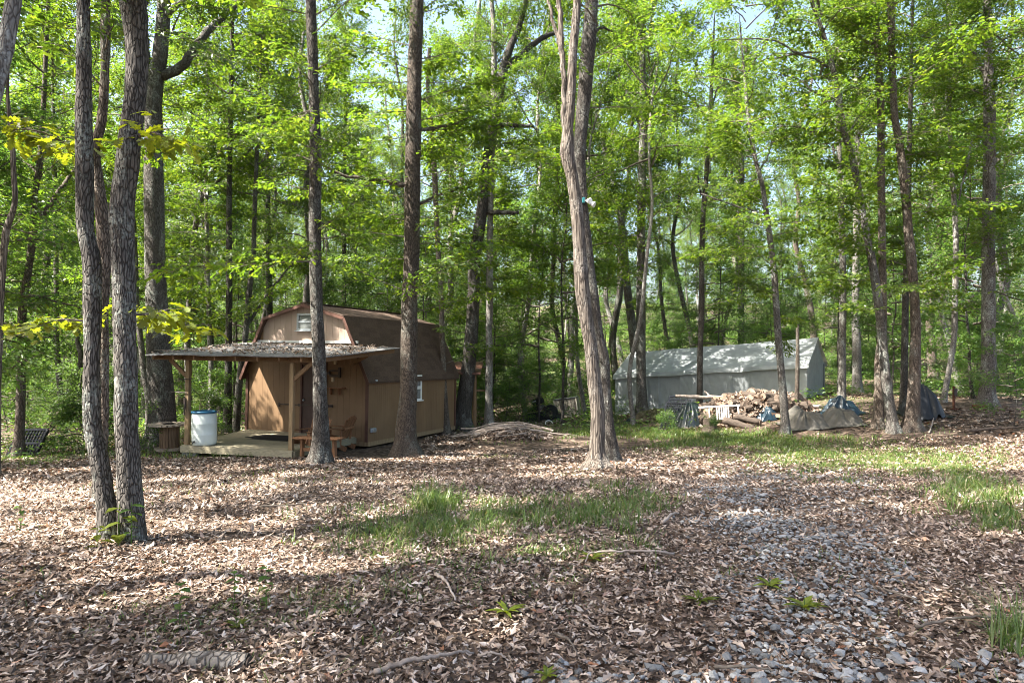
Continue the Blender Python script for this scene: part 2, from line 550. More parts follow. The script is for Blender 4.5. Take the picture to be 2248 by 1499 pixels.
def box_obj(name, c, size, mat, parent=None, rot=None, bev=0.0, label=None):
    o = MB().box((0, 0, 0), size, None, bev).obj(name, mat, parent, False, c, rot)
    if label:
        o['label'] = label
    return o

def sheet(fn, nu, nv, thick=0.0):
    'grid of fn(u, v) arrays -> MB'
    u, v = np.meshgrid(np.linspace(0, 1, nu), np.linspace(0, 1, nv), indexing='ij')
    P = np.stack(fn(u, v), -1).reshape(-1, 3)
    i = np.arange(nu - 1)[:, None] * nv
    j = np.arange(nv - 1)[None]
    q = np.stack([i + j, i + nv + j, i + nv + j + 1, i + j + 1], -1).reshape(-1, 4)
    mb = MB()
    mb.add(P, q)
    return mb

# ------------------------------------------------------------------ leaves
def leaf_template(st, hw, fold=.15, bend=.12, curl=0.0):
    'strip of quads each side of the midrib'
    v = []
    for t, h in zip(st, hw):
        z = -bend * t * t
        v += [(t, -h, z + fold * h - curl * h * h), (t, 0, z), (t, h, z + fold * h - curl * h * h)]
    q = []
    for k in range(len(st) - 1):
        a = k * 3
        q += [(a, a + 1, a + 4, a + 3), (a + 1, a + 2, a + 5, a + 4)]
    return np.array(v), np.array(q)

LT_SIMPLE = (np.array([(0, 0, 0), (.45, -.27, .07), (1, 0, -.08), (.45, .27, .07)]), np.array([(0, 1, 2), (0, 2, 3)]))
LT_OAK = leaf_template([0, .16, .30, .42, .56, .70, .84, 1], [.015, .13, .06, .25, .11, .28, .17, .02], .2, .15)
LT_LOBE = leaf_template([0, .3, .45, .7, 1], [.015, .22, .11, .27, .03], .2, .15)
LT_LITTER = leaf_template([0, .22, .45, .7, 1], [.02, .19, .12, .24, .03], .7, .25)
LT_LITTER2 = leaf_template([0, .5, 1], [.03, .24, .02], -.55, -.22)

LT_LITTER3 = (np.array([(0, 0, 0), (.5, -.28, .16), (1, 0, -.05), (.5, .28, .16)]), np.array([(0, 1, 2), (0, 2, 3)]))

def put_leaves(tpl, P, D, U, S):
    'P positions, D directions along the leaf, U rough up, S sizes -> verts, faces'
    tv, tq = tpl
    D = D / (np.linalg.norm(D, axis=1)[:, None] + 1e-9)
    side = np.cross(U, D)
    side /= np.linalg.norm(side, axis=1)[:, None] + 1e-9
    nn = np.cross(D, side)
    V = P[:, None] + S[:, None, None] * (tv[None, :, 0:1] * D[:, None] + tv[None, :, 1:2] * side[:, None] + tv[None, :, 2:3] * nn[:, None])
    F = tq[None] + (np.arange(len(P)) * len(tv))[:, None, None]
    return V.reshape(-1, 3), F.reshape(-1, tq.shape[1])

def unit(v):
    return v / (np.linalg.norm(v, axis=-1, keepdims=True) + 1e-9)

def spray_leaves(A, B, n, size, spread, rs, tpl, droop=.25, thick=.07):
    'leaves round twigs A->B (k,3): n per twig, in flat layers; returns verts, faces'
    k = len(A)
    t = rs.random((k, n)) ** .8
    C = A[:, None] + (B - A)[:, None] * t[..., None]
    d = unit(B - A)[:, None]
    ang = rs.normal(0, 1.1, (k, n))
    dx = d[..., 0] * np.cos(ang) - d[..., 1] * np.sin(ang)
    dy = d[..., 0] * np.sin(ang) + d[..., 1] * np.cos(ang)
    D = np.stack([dx, dy, rs.normal(-droop, .3, (k, n))], -1)
    off = np.stack([dx, dy, np.zeros_like(dx)], -1) * (rs.random((k, n)) * spread)[..., None]
    C = C + off + np.stack([np.zeros_like(dx), np.zeros_like(dx), rs.normal(0, thick, (k, n))], -1)
    U = np.stack([rs.normal(0, .45, (k, n)), rs.normal(0, .45, (k, n)), np.ones((k, n))], -1)
    S = size * rs.uniform(.65, 1.25, (k, n))
    return put_leaves(tpl, C.reshape(-1, 3), D.reshape(-1, 3), U.reshape(-1, 3), S.ravel())

class LM:
    'collects leaves and thin wood: material 0 leaves, 1 wood'
    def __init__(s):
        s.v, s.f, s.n = [], {}, 0
        s.wood = MB()
    def add(s, V, F):
        s.f.setdefault(F.shape[1], []).append(F + s.n)
        s.v.append(V)
        s.n += len(V)
    def mesh(s, name, leaf, wood):
        V = list(s.v)
        faces = [np.vstack(x) for x in s.f.values()]
        mi = [np.zeros(len(x), int) for x in faces]
        if s.wood.n:
            wv = np.vstack(s.wood.v)
            for blk in (s.wood.q, s.wood.t):
                if blk:
                    f = np.vstack(blk) + s.n
                    faces.append(f)
                    mi.append(np.ones(len(f), int))
            V.append(wv)
        return np_mesh(name, np.vstack(V), faces, [leaf, wood], False, np.concatenate(mi))

def crown_mesh(name, seed, H, z0, rad, nl, ns, nleaf, size, leaf, wood, rise=(.3, .9), top=.6, spread=.34, tpl=LT_SIMPLE, thin=1.0, limb_r=.045):
    rs = np.random.default_rng(seed)
    L = LM()
    A, B = [], []
    for i in range(nl):
        u = (i + rs.random()) / nl
        z = z0 + (H - z0) * u ** .85
        prof = (1 - (1 - top) * u) * (.65 + .35 * min(1, u * 4))
        ln = rad * prof * rs.uniform(.6, 1.15)
        az = i * 2.399 + rs.normal(0, .4)
        el = rs.uniform(*rise) * (.6 + .7 * u)
        m = 6
        pts = [np.array([0, 0, z])]
        d = np.array([math.cos(az) * math.cos(el), math.sin(az) * math.cos(el), math.sin(el)])
        for k in range(m):
            d = unit(d + rs.normal(0, .2, 3) + np.array([0, 0, -.04]))
            pts.append(pts[-1] + d * ln / m)
        pts = np.array(pts)
        r0 = limb_r * (ln / rad) * thin
        L.wood.tube(pts, np.linspace(r0, r0 * .2, m + 1), 4, False)
        for j in range(ns):
            t = .28 + .72 * (j + rs.random()) / ns
            x = t * m
            k = min(int(x), m - 1)
            p = pts[k] + (pts[k + 1] - pts[k]) * (x - k)
            dd = unit(pts[k + 1] - pts[k])
            sgn = 1 if j % 2 else -1
            a = sgn * rs.uniform(.4, 1.2)
            e = np.array([dd[0] * math.cos(a) - dd[1] * math.sin(a), dd[0] * math.sin(a) + dd[1] * math.cos(a), dd[2] * .4 + rs.normal(.05, .42)])
            sl = ln * .36 * rs.uniform(.5, 1.1) * (1.15 - .5 * t)
            q = p + unit(e) * sl
            A.append(p)
            B.append(q)
            L.wood.tube(np.array([p, q]), [r0 * .3, r0 * .1], 3, False)
    V, F = spray_leaves(np.array(A), np.array(B), nleaf, size, spread, rs, tpl, .3, .16 if H > 4 else .07)
    L.add(V, F)
    return L.mesh(name, leaf, wood)

def trunk_rings(P, rad, nseg, rough=0.0, flare=0.0, seed=0, ridges=5, fine=True):
    'tree trunk along points P with radii, ridged bark relief and root flare at the start'
    P, rad = np.asarray(P, float), np.asarray(rad, float)
    m = len(P)
    h = P[:, 2] - P[0, 2]
    th = np.arange(nseg) / nseg * 2 * np.pi
    ph = seed * 1.7
    fl = 1 + flare * np.exp(-np.clip(h, 0, None) / .22)[:, None] * (1 + .55 * np.cos(ridges * th + ph)[None] + .3 * np.cos((ridges - 2) * th + 2 * ph)[None])
    rr = rad[:, None] * fl
    ct, sn = np.cos(th)[None], np.sin(th)[None]
    if rough:
        X, Y, Z = rad[:, None] * ct, rad[:, None] * sn, h[:, None] + 0 * th[None]
        n1 = vnoise(X * 38 + 50, Y * 38 + 50, Z * 7, seed)
        rid = 1 - np.abs(2 * n1 - 1) * 1.6
        n2 = vnoise(X * 5 + 20, Y * 5 + 20, Z * 2.2, seed + 5)
        n3 = vnoise(X * 70 + 50, Y * 70 + 50, Z * 28, seed + 9)
        rr = rr + rough * (rid * .8 + (n3 - .5) * .9) + rough * 2.2 * (n2 - .5)
    x = P[:, 0:1] + rr * ct
    y = P[:, 1:2] + rr * sn
    z = P[:, 2:3] + 0 * rr
    v = np.stack([x, y, z], -1).reshape(-1, 3)
    i = np.arange(m - 1)[:, None] * nseg
    j = np.arange(nseg)[None]
    q = np.stack([i + j, i + (j + 1) % nseg, i + nseg + (j + 1) % nseg, i + nseg + j], -1).reshape(-1, 4)
    return v, q

def smooth_line(K, R_, n):
    'Catmull-Rom through key points K with radii'
    K = np.asarray(K, float)
    R_ = np.asarray(R_, float)
    d = np.concatenate([[0], np.cumsum(np.linalg.norm(np.diff(K, axis=0), axis=1))])
    s = np.linspace(0, d[-1], n)
    Kp = np.vstack([2 * K[0] - K[1], K, 2 * K[-1] - K[-2]])
    idx = np.clip(np.searchsorted(d, s, side='right') - 1, 0, len(K) - 2)
    t = ((s - d[idx]) / (d[idx + 1] - d[idx] + 1e-9))[:, None]
    p0, p1, p2, p3 = Kp[idx], Kp[idx + 1], Kp[idx + 2], Kp[idx + 3]
    C = .5 * (2 * p1 + (p2 - p0) * t + (2 * p0 - 5 * p1 + 4 * p2 - p3) * t * t + (3 * p1 - p0 - 3 * p2 + p3) * t ** 3)
    return C, np.interp(s, d, R_)
# ------------------------------------------------------------------ the ground
def build_ground():
    ys = [-22.0]
    while ys[-1] < 168:
        y = ys[-1]
        ys.append(y + (1.2 if y < -1 else .11 if y < 14 else .22 if y < 34 else .22 + (y - 34) * .03))
    ys = np.array(ys)
    u = np.linspace(-1, 1, 321)
    xs = np.sinh(u * 4.2) / np.sinh(4.2) * 150
    X, Y = np.meshgrid(xs, ys, indexing='xy')
    Z = g(X, Y) + .03 * (vnoise(X * 6, Y * 6, 0, 8) - .5) - .012
    n, m = X.shape
    v = np.stack([X, Y, Z], -1).reshape(-1, 3)
    i = np.arange(n - 1)[:, None] * m
    j = np.arange(m - 1)[None]
    q = np.stack([i + j, i + j + 1, i + m + j + 1, i + m + j], -1).reshape(-1, 4)
    tag(link('ground', np_mesh('ground', v, [q], M['ground'], True)), 'brown forest floor sloping down to the shed and up into the woods', 'ground', None, 'structure')
build_ground()

# gravel strip: worn driveway that runs in from the lower right edge
GRAV = [(1180, 1499, .35), (1500, 1480, .5), (1900, 1470, .45), (2150, 1340, .8), (1950, 1180, .9), (1800, 1080, .7), (1650, 1030, .35)]
GR_P = [gp(x, y) for x, y, _ in GRAV]
def gravel_density(x, y):
    'how stony the floor is'
    d1 = np.zeros_like(x)
    # near bank at the bottom of the picture
    d1 = np.maximum(d1, sstep(.15, -.35, (y - 3.80) - .10 * vnoise(x * 1.3, y * 1.3, 0, 21)) * sstep(-.1, .5, x))
    # long track from the right edge into the distance
    cxl = 1.75 + .40 * (y - 4.0)
    wd = .75 + .10 * (y - 4.0)
    t = np.abs(x - cxl - .4 * (vnoise(x * .9, y * .9, 0, 22) - .5)) / wd
    d1 = np.maximum(d1, sstep(1.25, .35, t) * sstep(13, 9.5, y) * (.25 + .75 * sstep(.35, .62, vnoise(x * 1.1, y * 1.1, 0, 23))))
    return d1

GRASS = [  # pixel centre, half width and half height in photograph pixels, blades
    (905, 1165, 180, 52, 2300, .20), (958, 1110, 45, 22, 700, .30), (1090, 1130, 90, 40, 900, .17), (1270, 1130, 150, 42, 1300, .24),
    (1390, 1095, 100, 36, 700, .2), (1000, 1240, 260, 60, 900, .10), (1320, 1215, 170, 40, 450, .14), (1180, 1215, 70, 25, 300, .12),
    (2140, 1090, 90, 40, 1500, .24), (2200, 1140, 50, 30, 700, .22), (1960, 1010, 240, 24, 4200, .17), (1660, 975, 260, 20, 5200, .18), (2060, 1030, 130, 20, 1500, .18),
    (1470, 952, 160, 14, 3000, .2), (1780, 1000, 160, 20, 2600, .18), (1330, 945, 200, 16, 2600, .2), (2222, 1420, 22, 40, 160, .42), (640, 1340, 300, 70, 450, .08), (420, 1350, 200, 60, 350, .08),
    (60, 1010, 110, 14, 1200, .14), (250, 1075, 60, 18, 160, .12), (730, 1300, 200, 80, 300, .12), (1600, 960, 120, 12, 1400, .15), (1850, 1030, 200, 30, 1500, .14),
]
def grass_blades():
    rs = np.random.default_rng(31)
    P, H = [], []
    for px, py, hx, hy, n, h in GRASS:
        c = 0
        pts = []
        n = int(n * .9)
        for _ in range(max(3, n // 11)):
            a = rs.normal(0, .55, 2)
            q = gp(px + a[0] * hx, max(900, py + a[1] * hy))
            pts.append((q.x, q.y))
        pts = np.array(pts)
        k = rs.integers(0, len(pts), n)
        xy = pts[k] + rs.normal(0, .035 + .004 * pts[k][:, 1:2], (n, 2))
        P.append(xy)
        H.append(h * .75 * rs.uniform(.25, 1.25, n))
    # thin scatter over the lawn-like glade behind the dead snag and in front of the tent
    n = 9000
    xy = np.stack([rs.uniform(-1, 15, n), rs.uniform(14.5, 32, n)], -1)
    keep = vnoise(xy[:, 0] * .45, xy[:, 1] * .45, 0, 41) > .5
    P.append(xy[keep]); H.append(.10 * rs.uniform(.4, 1.3, keep.sum()))
    n = 5000
    xy = np.stack([rs.uniform(-14, -6, n), rs.uniform(15.5, 24, n)], -1)
    P.append(xy); H.append(.16 * rs.uniform(.4, 1.3, n))
    n = 2400
    xy = np.stack([rs.uniform(-5, 6, n), rs.uniform(3.6, 12, n)], -1)
    keep = vnoise(xy[:, 0] * .8, xy[:, 1] * .8, 0, 42) > .55
    P.append(xy[keep]); H.append(.09 * rs.uniform(.4, 1.3, keep.sum()))
    P, H = np.vstack(P), np.concatenate(H)
    n = len(P)
    az = rs.uniform(0, 2 * np.pi, n)
    lean = rs.uniform(.25, 1.5, n)
    wd = np.clip(.0022 + .0004 * P[:, 1], 0, .011) * rs.uniform(.7, 1.3, n)
    d = np.stack([np.cos(az), np.sin(az), np.zeros(n)], -1)
    s = np.stack([-np.sin(az), np.cos(az), np.zeros(n)], -1)
    base = np.stack([P[:, 0], P[:, 1], g(P[:, 0], P[:, 1]) - .01], -1)
    V = []
    for t, wv in ((0, 1), (.45, .8), (.8, .5), (1.0, .06)):
        c = base + d * (lean * H * t ** 2)[:, None] + np.array([0, 0, 1.0]) * (H * t * (1 - .25 * lean * t))[:, None]
        V += [c - s * (wd * wv)[:, None], c + s * (wd * wv)[:, None]]
    V = np.stack(V, 1).reshape(-1, 3)
    q = np.array([(0, 1, 3, 2), (2, 3, 5, 4), (4, 5, 7, 6)])
    F = (q[None] + (np.arange(n) * 8)[:, None, None]).reshape(-1, 4)
    tag(link('grass', np_mesh('grass', V, [F], M['grass'])), 'thin green grass growing in patches through the fallen leaves', 'grass', None, 'stuff')
grass_blades()

def leaf_litter():
    rs = np.random.default_rng(11)
    def zone(y0, y1, dens, size, tpl, seed, hmax):
        area = .5 * (y1 + y0) * 1.62 * (y1 - y0)
        n = int(area * dens)
        y = np.sqrt(rs.uniform(y0 ** 2, y1 ** 2, n))
        x = rs.uniform(-.81, .81, n) * y
        heap = vnoise(x * 2.2, y * 2.2, 0, seed)
        gd = gravel_density(x, y)
        keep = (rs.random(n) > gd * .35) & (rs.random(n) < .45 + .8 * heap)
        keep &= ~((y > 15.6) & (x > -9) & (x < -2.6) & (y < 24))      # shed and porch
        if y1 > 20:
            keep &= (vnoise(x * .3, y * .3, 0, 77) < .62) | (y < 16)
        x, y, heap = x[keep], y[keep], heap[keep]
        n = len(x)
        z = g(x, y) + rs.random(n) * hmax * (.3 + heap)
        az = rs.uniform(0, 2 * np.pi, n)
        D = np.stack([np.cos(az), np.sin(az), rs.normal(0, .28, n)], -1)
        U = np.stack([rs.normal(0, .34, n), rs.normal(0, .34, n), np.ones(n)], -1)
        return put_leaves(tpl, np.stack([x, y, z], -1), D, U, size * np.clip(np.exp(rs.normal(-.05, .32, n)), .4, 1.9))
    L = LM()
    for a in ((2.9, 6.5, 1000, .052, LT_LITTER, 51, .025), (2.9, 6.5, 1300, .040, LT_LITTER2, 52, .03), (6.5, 11, 950, .050, LT_LITTER2, 53, .025), (11, 18, 520, .062, LT_LITTER3, 54, .03), (18, 34, 80, .12, LT_LITTER3, 55, .03)):
        V, F = zone(*a)
        L.add(V, F)
    V = np.vstack(L.v)
    tag(link('leaf_litter', np_mesh('leaf_litter', V, [np.vstack(x) for x in L.f.values()], M['litter'])), 'brown dead oak leaves lying thick on the ground', 'fallen leaves', None, 'stuff')
leaf_litter()

def gravel():
    rs = np.random.default_rng(12)
    p = (1 + 5 ** .5) / 2
    tv = np.array([(-1, p, 0), (1, p, 0), (-1, -p, 0), (1, -p, 0), (0, -1, p), (0, 1, p), (0, -1, -p), (0, 1, -p), (p, 0, -1), (p, 0, 1), (-p, 0, -1), (-p, 0, 1)]) / 1.9
    tf = np.array([(0, 11, 5), (0, 5, 1), (0, 1, 7), (0, 7, 10), (0, 10, 11), (1, 5, 9), (5, 11, 4), (11, 10, 2), (10, 7, 6), (7, 1, 8), (3, 9, 4), (3, 4, 2), (3, 2, 6), (3, 6, 8), (3, 8, 9), (4, 9, 5), (2, 4, 11), (6, 2, 10), (8, 6, 7), (9, 8, 1)])
    n = 60000
    y = np.sqrt(rs.uniform(3.0 ** 2, 13 ** 2, n))
    x = rs.uniform(-.35, .81, n) * y
    d = gravel_density(x, y)
    keep = rs.random(n) < d * .9
    x, y = x[keep], y[keep]
    n = len(x)
    if n > 15000:
        x, y, n = x[:15000], y[:15000], 15000
    s = np.exp(rs.normal(math.log(.0125), .40, n)) * (1 + .35 * sstep(4.4, 3.7, y))
    V = tv[None] * (1 + rs.normal(0, .24, (n, len(tv), 1)))
    V = V * np.stack([rs.uniform(.8, 1.5, n), rs.uniform(.7, 1.2, n), rs.uniform(.45, .8, n)], -1)[:, None]
    az = rs.uniform(0, 6.28, n)
    c, sn = np.cos(az)[:, None], np.sin(az)[:, None]
    X, Y = V[..., 0] * c - V[..., 1] * sn, V[..., 0] * sn + V[..., 1] * c
    V = np.stack([X, Y, V[..., 2]], -1) * s[:, None, None]
    V += np.stack([x, y, g(x, y) + s * .15 + rs.random(n) * .016], -1)[:, None]
    F = (tf[None] + (np.arange(n) * len(tv))[:, None, None]).reshape(-1, 3)
    tag(link('gravel', np_mesh('gravel', V.reshape(-1, 3), [F], M['stone'])), 'pale grey crushed stone of the old driveway showing between leaves', 'gravel', None, 'stuff')
gravel()
# ------------------------------------------------------------------ tree building
CROWNS = [
    crown_mesh('canopy_crown', 101, 10.5, 0, 3.7, 32, 10, 62, .115, M['leaf_canopy'], M['twig']),
    crown_mesh('canopy_crown', 102, 12.0, 0, 3.2, 34, 9, 62, .105, M['leaf_canopy'], M['twig'], (.4, 1.0)),
    crown_mesh('canopy_crown', 103, 9.0, 0, 4.2, 30, 10, 66, .12, M['leaf_canopy'], M['twig'], (.2, .7)),
    crown_mesh('canopy_crown', 104, 11.0, 0, 3.0, 30, 9, 62, .105, M['leaf_oak'], M['twig'], (.3, .9)),
]
NARROW = [
    crown_mesh('narrow_crown', 105, 9.0, 0, 1.3, 26, 6, 40, .13, M['leaf_oak'], M['twig'], (.3, 1.0), .5),
    crown_mesh('narrow_crown', 107, 9.0, 0, .8, 24, 5, 40, .13, M['leaf_oak'], M['twig'], (.3, 1.0), .5),
    crown_mesh('narrow_crown', 106, 7.5, 0, 1.7, 24, 6, 44, .13, M['leaf_canopy'], M['twig'], (.2, .9), .5),
]
THIN = [
    crown_mesh('thin_crown', 111, 9.0, 0, 3.4, 24, 8, 50, .125, M['leaf_oak'], M['twig'], (.1, .8), .5),
    crown_mesh('thin_crown', 112, 10.0, 0, 3.0, 26, 8, 46, .115, M['leaf_canopy'], M['twig'], (.2, .9), .5),
]
UNDER = [
    crown_mesh('understory_crown', 121, 7.2, 1.3, 2.3, 26, 8, 48, .09, M['leaf_under'], M['twig'], (-.05, .4), .25, .30),
    crown_mesh('understory_crown', 122, 5.6, .9, 2.0, 22, 8, 46, .085, M['leaf_under'], M['twig'], (-.05, .35), .3, .30),
    crown_mesh('understory_crown', 123, 8.6, 1.8, 2.0, 28, 7, 48, .085, M['leaf_canopy'], M['twig'], (.0, .6), .25, .28),
]
SAPL = [
    crown_mesh('sapling_crown', 131, 3.2, .25, 1.25, 18, 6, 32, .08, M['leaf_under'], M['twig'], (.0, .6), .3, .22, LT_SIMPLE, .5),
    crown_mesh('sapling_crown', 132, 2.2, .1, 1.1, 16, 6, 30, .075, M['leaf_under'], M['twig'], (.1, .8), .35, .22, LT_SIMPLE, .5),
    crown_mesh('shrub_crown', 133, 1.25, .05, .8, 16, 5, 26, .065, M['leaf_under'], M['twig'], (.2, .9), .5, .18, LT_SIMPLE, .4),
]

def bg_trunk(seed, H, r, nseg=9, bend=.8):
    rs = np.random.default_rng(seed)
    n = 9
    z = np.linspace(0, H, n)
    x = np.cumsum(rs.normal(0, bend / 3, n)) ; y = np.cumsum(rs.normal(0, bend / 3, n))
    x -= x[0]; y -= y[0]
    rad = r * (1 - .75 * z / H)
    C, rr = smooth_line(np.stack([x, y, z], -1), rad, 34)
    v, q = trunk_rings(C, rr, nseg, .0, .35, seed, 4)
    mb = MB().add(v, q)
    # a few bare limbs below the crown
    for k in range(4):
        t = rs.integers(12, 26)
        az = rs.uniform(0, 6.28)
        p = C[t]
        l = rs.uniform(.8, 2.2)
        e = p + np.array([math.cos(az) * l, math.sin(az) * l, rs.uniform(.2, 1.3)])
        mid = (p + e) / 2 + rs.normal(0, .12, 3)
        mb.tube([p, mid, e], [rr[t] * .35, rr[t] * .22, .008], 5, False)
    return mb, C

BT = []
for k, (H, r, mt) in enumerate(((17, .17, 'bark_grey'), (18, .13, 'bark_dark'), (16, .10, 'bark_grey'), (19, .21, 'bark_brown'), (15, .085, 'bark_pale'), (17, .15, 'bark_pale'))):
    mb, C = bg_trunk(200 + k, H, r)
    BT.append((mb.mesh('bare_trunk', M[mt], True), C))
ST = []
for k, (H, r) in enumerate(((6.4, .04), (5.2, .032), (7.6, .045), (2.6, .016), (1.8, .012), (.9, .008))):
    mb, C = bg_trunk(230 + k, H, r, 6, .12)
    ST.append(mb.mesh('thin_stem', M['bark_dark'], True))

def crown_obj(root, me, loc, rz, s, name='crown'):
    c = link(name, me, root, loc, (0, 0, rz), (s[0], s[0], s[1]) if isinstance(s, tuple) else (s, s, s))
    c['kind'] = 'stuff'
    return c

def far_tree(x, y, k, s, label, group, name='forest_tree', rz=None, crown_lift=None, cs=1.0):
    rz = rng.uniform(0, 6.28) if rz is None else rz
    root = thing(name, label, 'tree', (x, y, float(g(x, y)) - .08), (rng.normal(0, .035), rng.normal(0, .035), rz), group)
    me, C = BT[k % len(BT)]
    link('trunk', me, root, None, None, (s, s, s))
    z0 = (rng.uniform(5.0, 7.5) if crown_lift is None else crown_lift)
    i = int(np.argmin(abs(C[:, 2] * s - z0 - 4)))
    crown_obj(root, (NARROW[1 if k == 4 else 2 * int(rng.integers(2))] if cs == 0 else CROWNS[rng.integers(4)]), (C[i][0] * s, C[i][1] * s, z0), rng.uniform(0, 6.28), ((cs or 1) * s * rng.uniform(.9, 1.1), s * (.5 + .5 * (cs or 1))))
    return root

def small_tree(x, y, k, s, label, group, name='understory_tree', cat='tree'):
    root = thing(name, label, cat, (x, y, float(g(x, y)) - .04), (0, 0, rng.uniform(0, 6.28)), group)
    link('trunk' if k < 3 else 'stem', ST[k], root, None, None, (s, s, s))
    crown_obj(root, (UNDER + SAPL)[k], (0, 0, 0), rng.uniform(0, 6.28), s, 'crown' if k < 3 else 'foliage')
    return root

def spray_mesh(a, b, wd, n, size, seed, sag=.12, ns=None, tpl=LT_LOBE, leaf='leaf_oak', r0=.014, spread=.16):
    'leafy bough from a to b (world), flat layers of leaves to both sides'
    rs = np.random.default_rng(seed)
    a, b = np.array(a, float), np.array(b, float)
    ln = np.linalg.norm(b - a)
    m = 7
    t = np.linspace(0, 1, m + 1)[:, None]
    pts = a + (b - a) * t + np.concatenate([rs.normal(0, .03 * ln, (m + 1, 2)), -sag * ln * (t * t - t)], 1) * np.sin(np.pi * np.clip(t, 0, 1) * .5)
    pts[0] = a
    L = LM()
    L.wood.tube(pts, np.linspace(r0, .003, m + 1), 5, False)
    d = unit((b - a) * np.array([1, 1, .3]))
    A, B = [], []
    ns = ns or max(6, int(ln * 6))
    for j in range(ns):
        u = .22 + .78 * (j + rs.random()) / ns
        k = min(int(u * m), m - 1)
        p = pts[k] + (pts[k + 1] - pts[k]) * (u * m - k)
        an = (1 if j % 2 else -1) * rs.uniform(.5, 1.35)
        e = np.array([d[0] * math.cos(an) - d[1] * math.sin(an), d[0] * math.sin(an) + d[1] * math.cos(an), rs.normal(.02, .2)])
        q = p + e * wd * rs.uniform(.45, 1.1) * (1.1 - .55 * u)
        A.append(p); B.append(q)
        L.wood.tube(np.array([p, q]), [r0 * .35, .002], 3, False)
    L.add(*spray_leaves(np.array(A), np.array(B), n, size, spread, rs, tpl, .2, .035))
    return L.mesh('leaf_spray', M[leaf], M['twig'])

BOUGH = [spray_mesh((0, 0, 0), (l, 0, dz), wd, n, sz, 800 + k, .10, ns, LT_LOBE, lf, .012, .17)
         for k, (l, dz, wd, n, sz, ns, lf) in enumerate(((1.9, .2, .7, 13, .125, 17, 'leaf_oak'), (2.4, .0, .8, 12, .13, 20, 'leaf_oak'), (1.4, .3, .55, 13, .12, 14, 'leaf_oak'), (2.1, -.2, .75, 15, .105, 20, 'leaf_under'), (1.6, .1, .7, 15, .10, 17, 'leaf_under'), (2.8, .3, .85, 12, .125, 24, 'leaf_oak')))]

def boughs(root, C, rr, z0, z1, n, seed, s=1.0, kinds=(0, 1, 2, 5)):
    'leafy boughs growing straight out of the trunk between two heights'
    rs = np.random.default_rng(seed + 900)
    b = np.array(root.location)
    for k in range(n):
        z = z0 + (z1 - z0) * (k + rs.random()) / n
        i = int(np.argmin(abs(C[:, 2] - b[2] - z)))
        az = rs.uniform(0, 6.283)
        o = link('leaf_spray', BOUGH[kinds[int(rs.integers(len(kinds)))]], root, tuple(C[i] - b), (rs.normal(0, .2), rs.normal(-.08, .22), az), (s * rs.uniform(.75, 1.2),) * 3)
        o['kind'] = 'stuff'

def px_tree(name, label, base, pts, bark='bark_grey', Y=None, nseg=14, rough=0.0, flare=.5, step=.2, top=17.0, crown=None, branches=(), sprays=(), bough=None, lean=0.0, seed=0, cat='tree', ridges=5, mesh_only=False):
    'tree whose trunk runs through photograph points (x, y, width), standing where its foot meets the ground'
    b = gp(*base) if Y is None else at(base[0], base[1], Y)
    Y = b.y
    if Y > 0 and len(pts):
        b.z = float(g(b.x, b.y))
    root = thing(name, label, cat, b)
    K, W = [(b.x, Y, b.z - .12)], [pts[0][2] / 2 / FPX * Y * 1.05]
    for px, py, wd in pts:
        h = (HY - py) / FPX * Y + CZ - b.z
        yy = Y + lean * h
        p = at(px, py, yy)
        K.append(tuple(p)); W.append(wd / 2 / FPX * yy)
    K, W = np.array(K), np.array(W)
    vis = np.linalg.norm(np.diff(K, axis=0), axis=1).sum()
    C, rr = smooth_line(K, W, max(4, int(vis / step)))
    # on above the picture, straightening and tapering
    hz = C[-1][2] - b.z
    if top and hz < top - 1:
        d = unit(C[-1] - C[-max(2, len(C) // 6)])
        P, r = C[-1], rr[-1]
        ex, er = [], []
        nstep = max(3, int((top - hz) / 1.0))
        for k in range(nstep):
            d = unit(d + np.array([0, 0, .12]))
            P = P + d * (top - hz) / nstep
            ex.append(P); er.append(r * (1 - .8 * (k + 1) / nstep))
        C, rr = np.vstack([C, ex]), np.concatenate([rr, er])
    bb = np.array(b)
    v, q = trunk_rings(C, rr, nseg, rough, flare, seed, ridges)
    link('trunk', np_mesh('trunk', v - bb, [q], M[bark], True), root)
    for br in branches:
        P = [np.array(at(x, y, Y + dy)) for x, y, wd, dy in br]
        Wb = [wd / 2 / FPX * Y for x, y, wd, dy in br]
        n = max(6, int(sum(np.linalg.norm(np.diff(P, axis=0), axis=1)) / .12))
        Cb, rb = smooth_line(P, Wb, n)
        Cb[1:-1] += np.random.default_rng(seed + 3).normal(0, .012, Cb[1:-1].shape)
        MB().tube(Cb - bb, rb, max(6, nseg // 4)).obj('branch', M[bark], root, True)
    for k, (a, e, wd, n, size) in enumerate(sprays):
        A = np.array(at(a[0], a[1], Y + a[2])); E_ = np.array(at(e[0], e[1], Y + e[2]))
        me = spray_mesh(A, E_, wd, n, size, seed * 31 + k)
        o = link('leaf_spray', me, root, -b)
        o['kind'] = 'stuff'
    if bough:
        boughs(root, C, rr, bough[0], bough[1], bough[2], seed, *bough[3:])
    if crown is not None:
        cm, z0, s = crown
        i = int(np.argmin(abs(C[:, 2] - b.z - z0 - 3)))
        crown_obj(root, cm, (C[i][0] - b.x, C[i][1] - b.y, z0), seed * 1.3, s)
    return root, C, rr, b

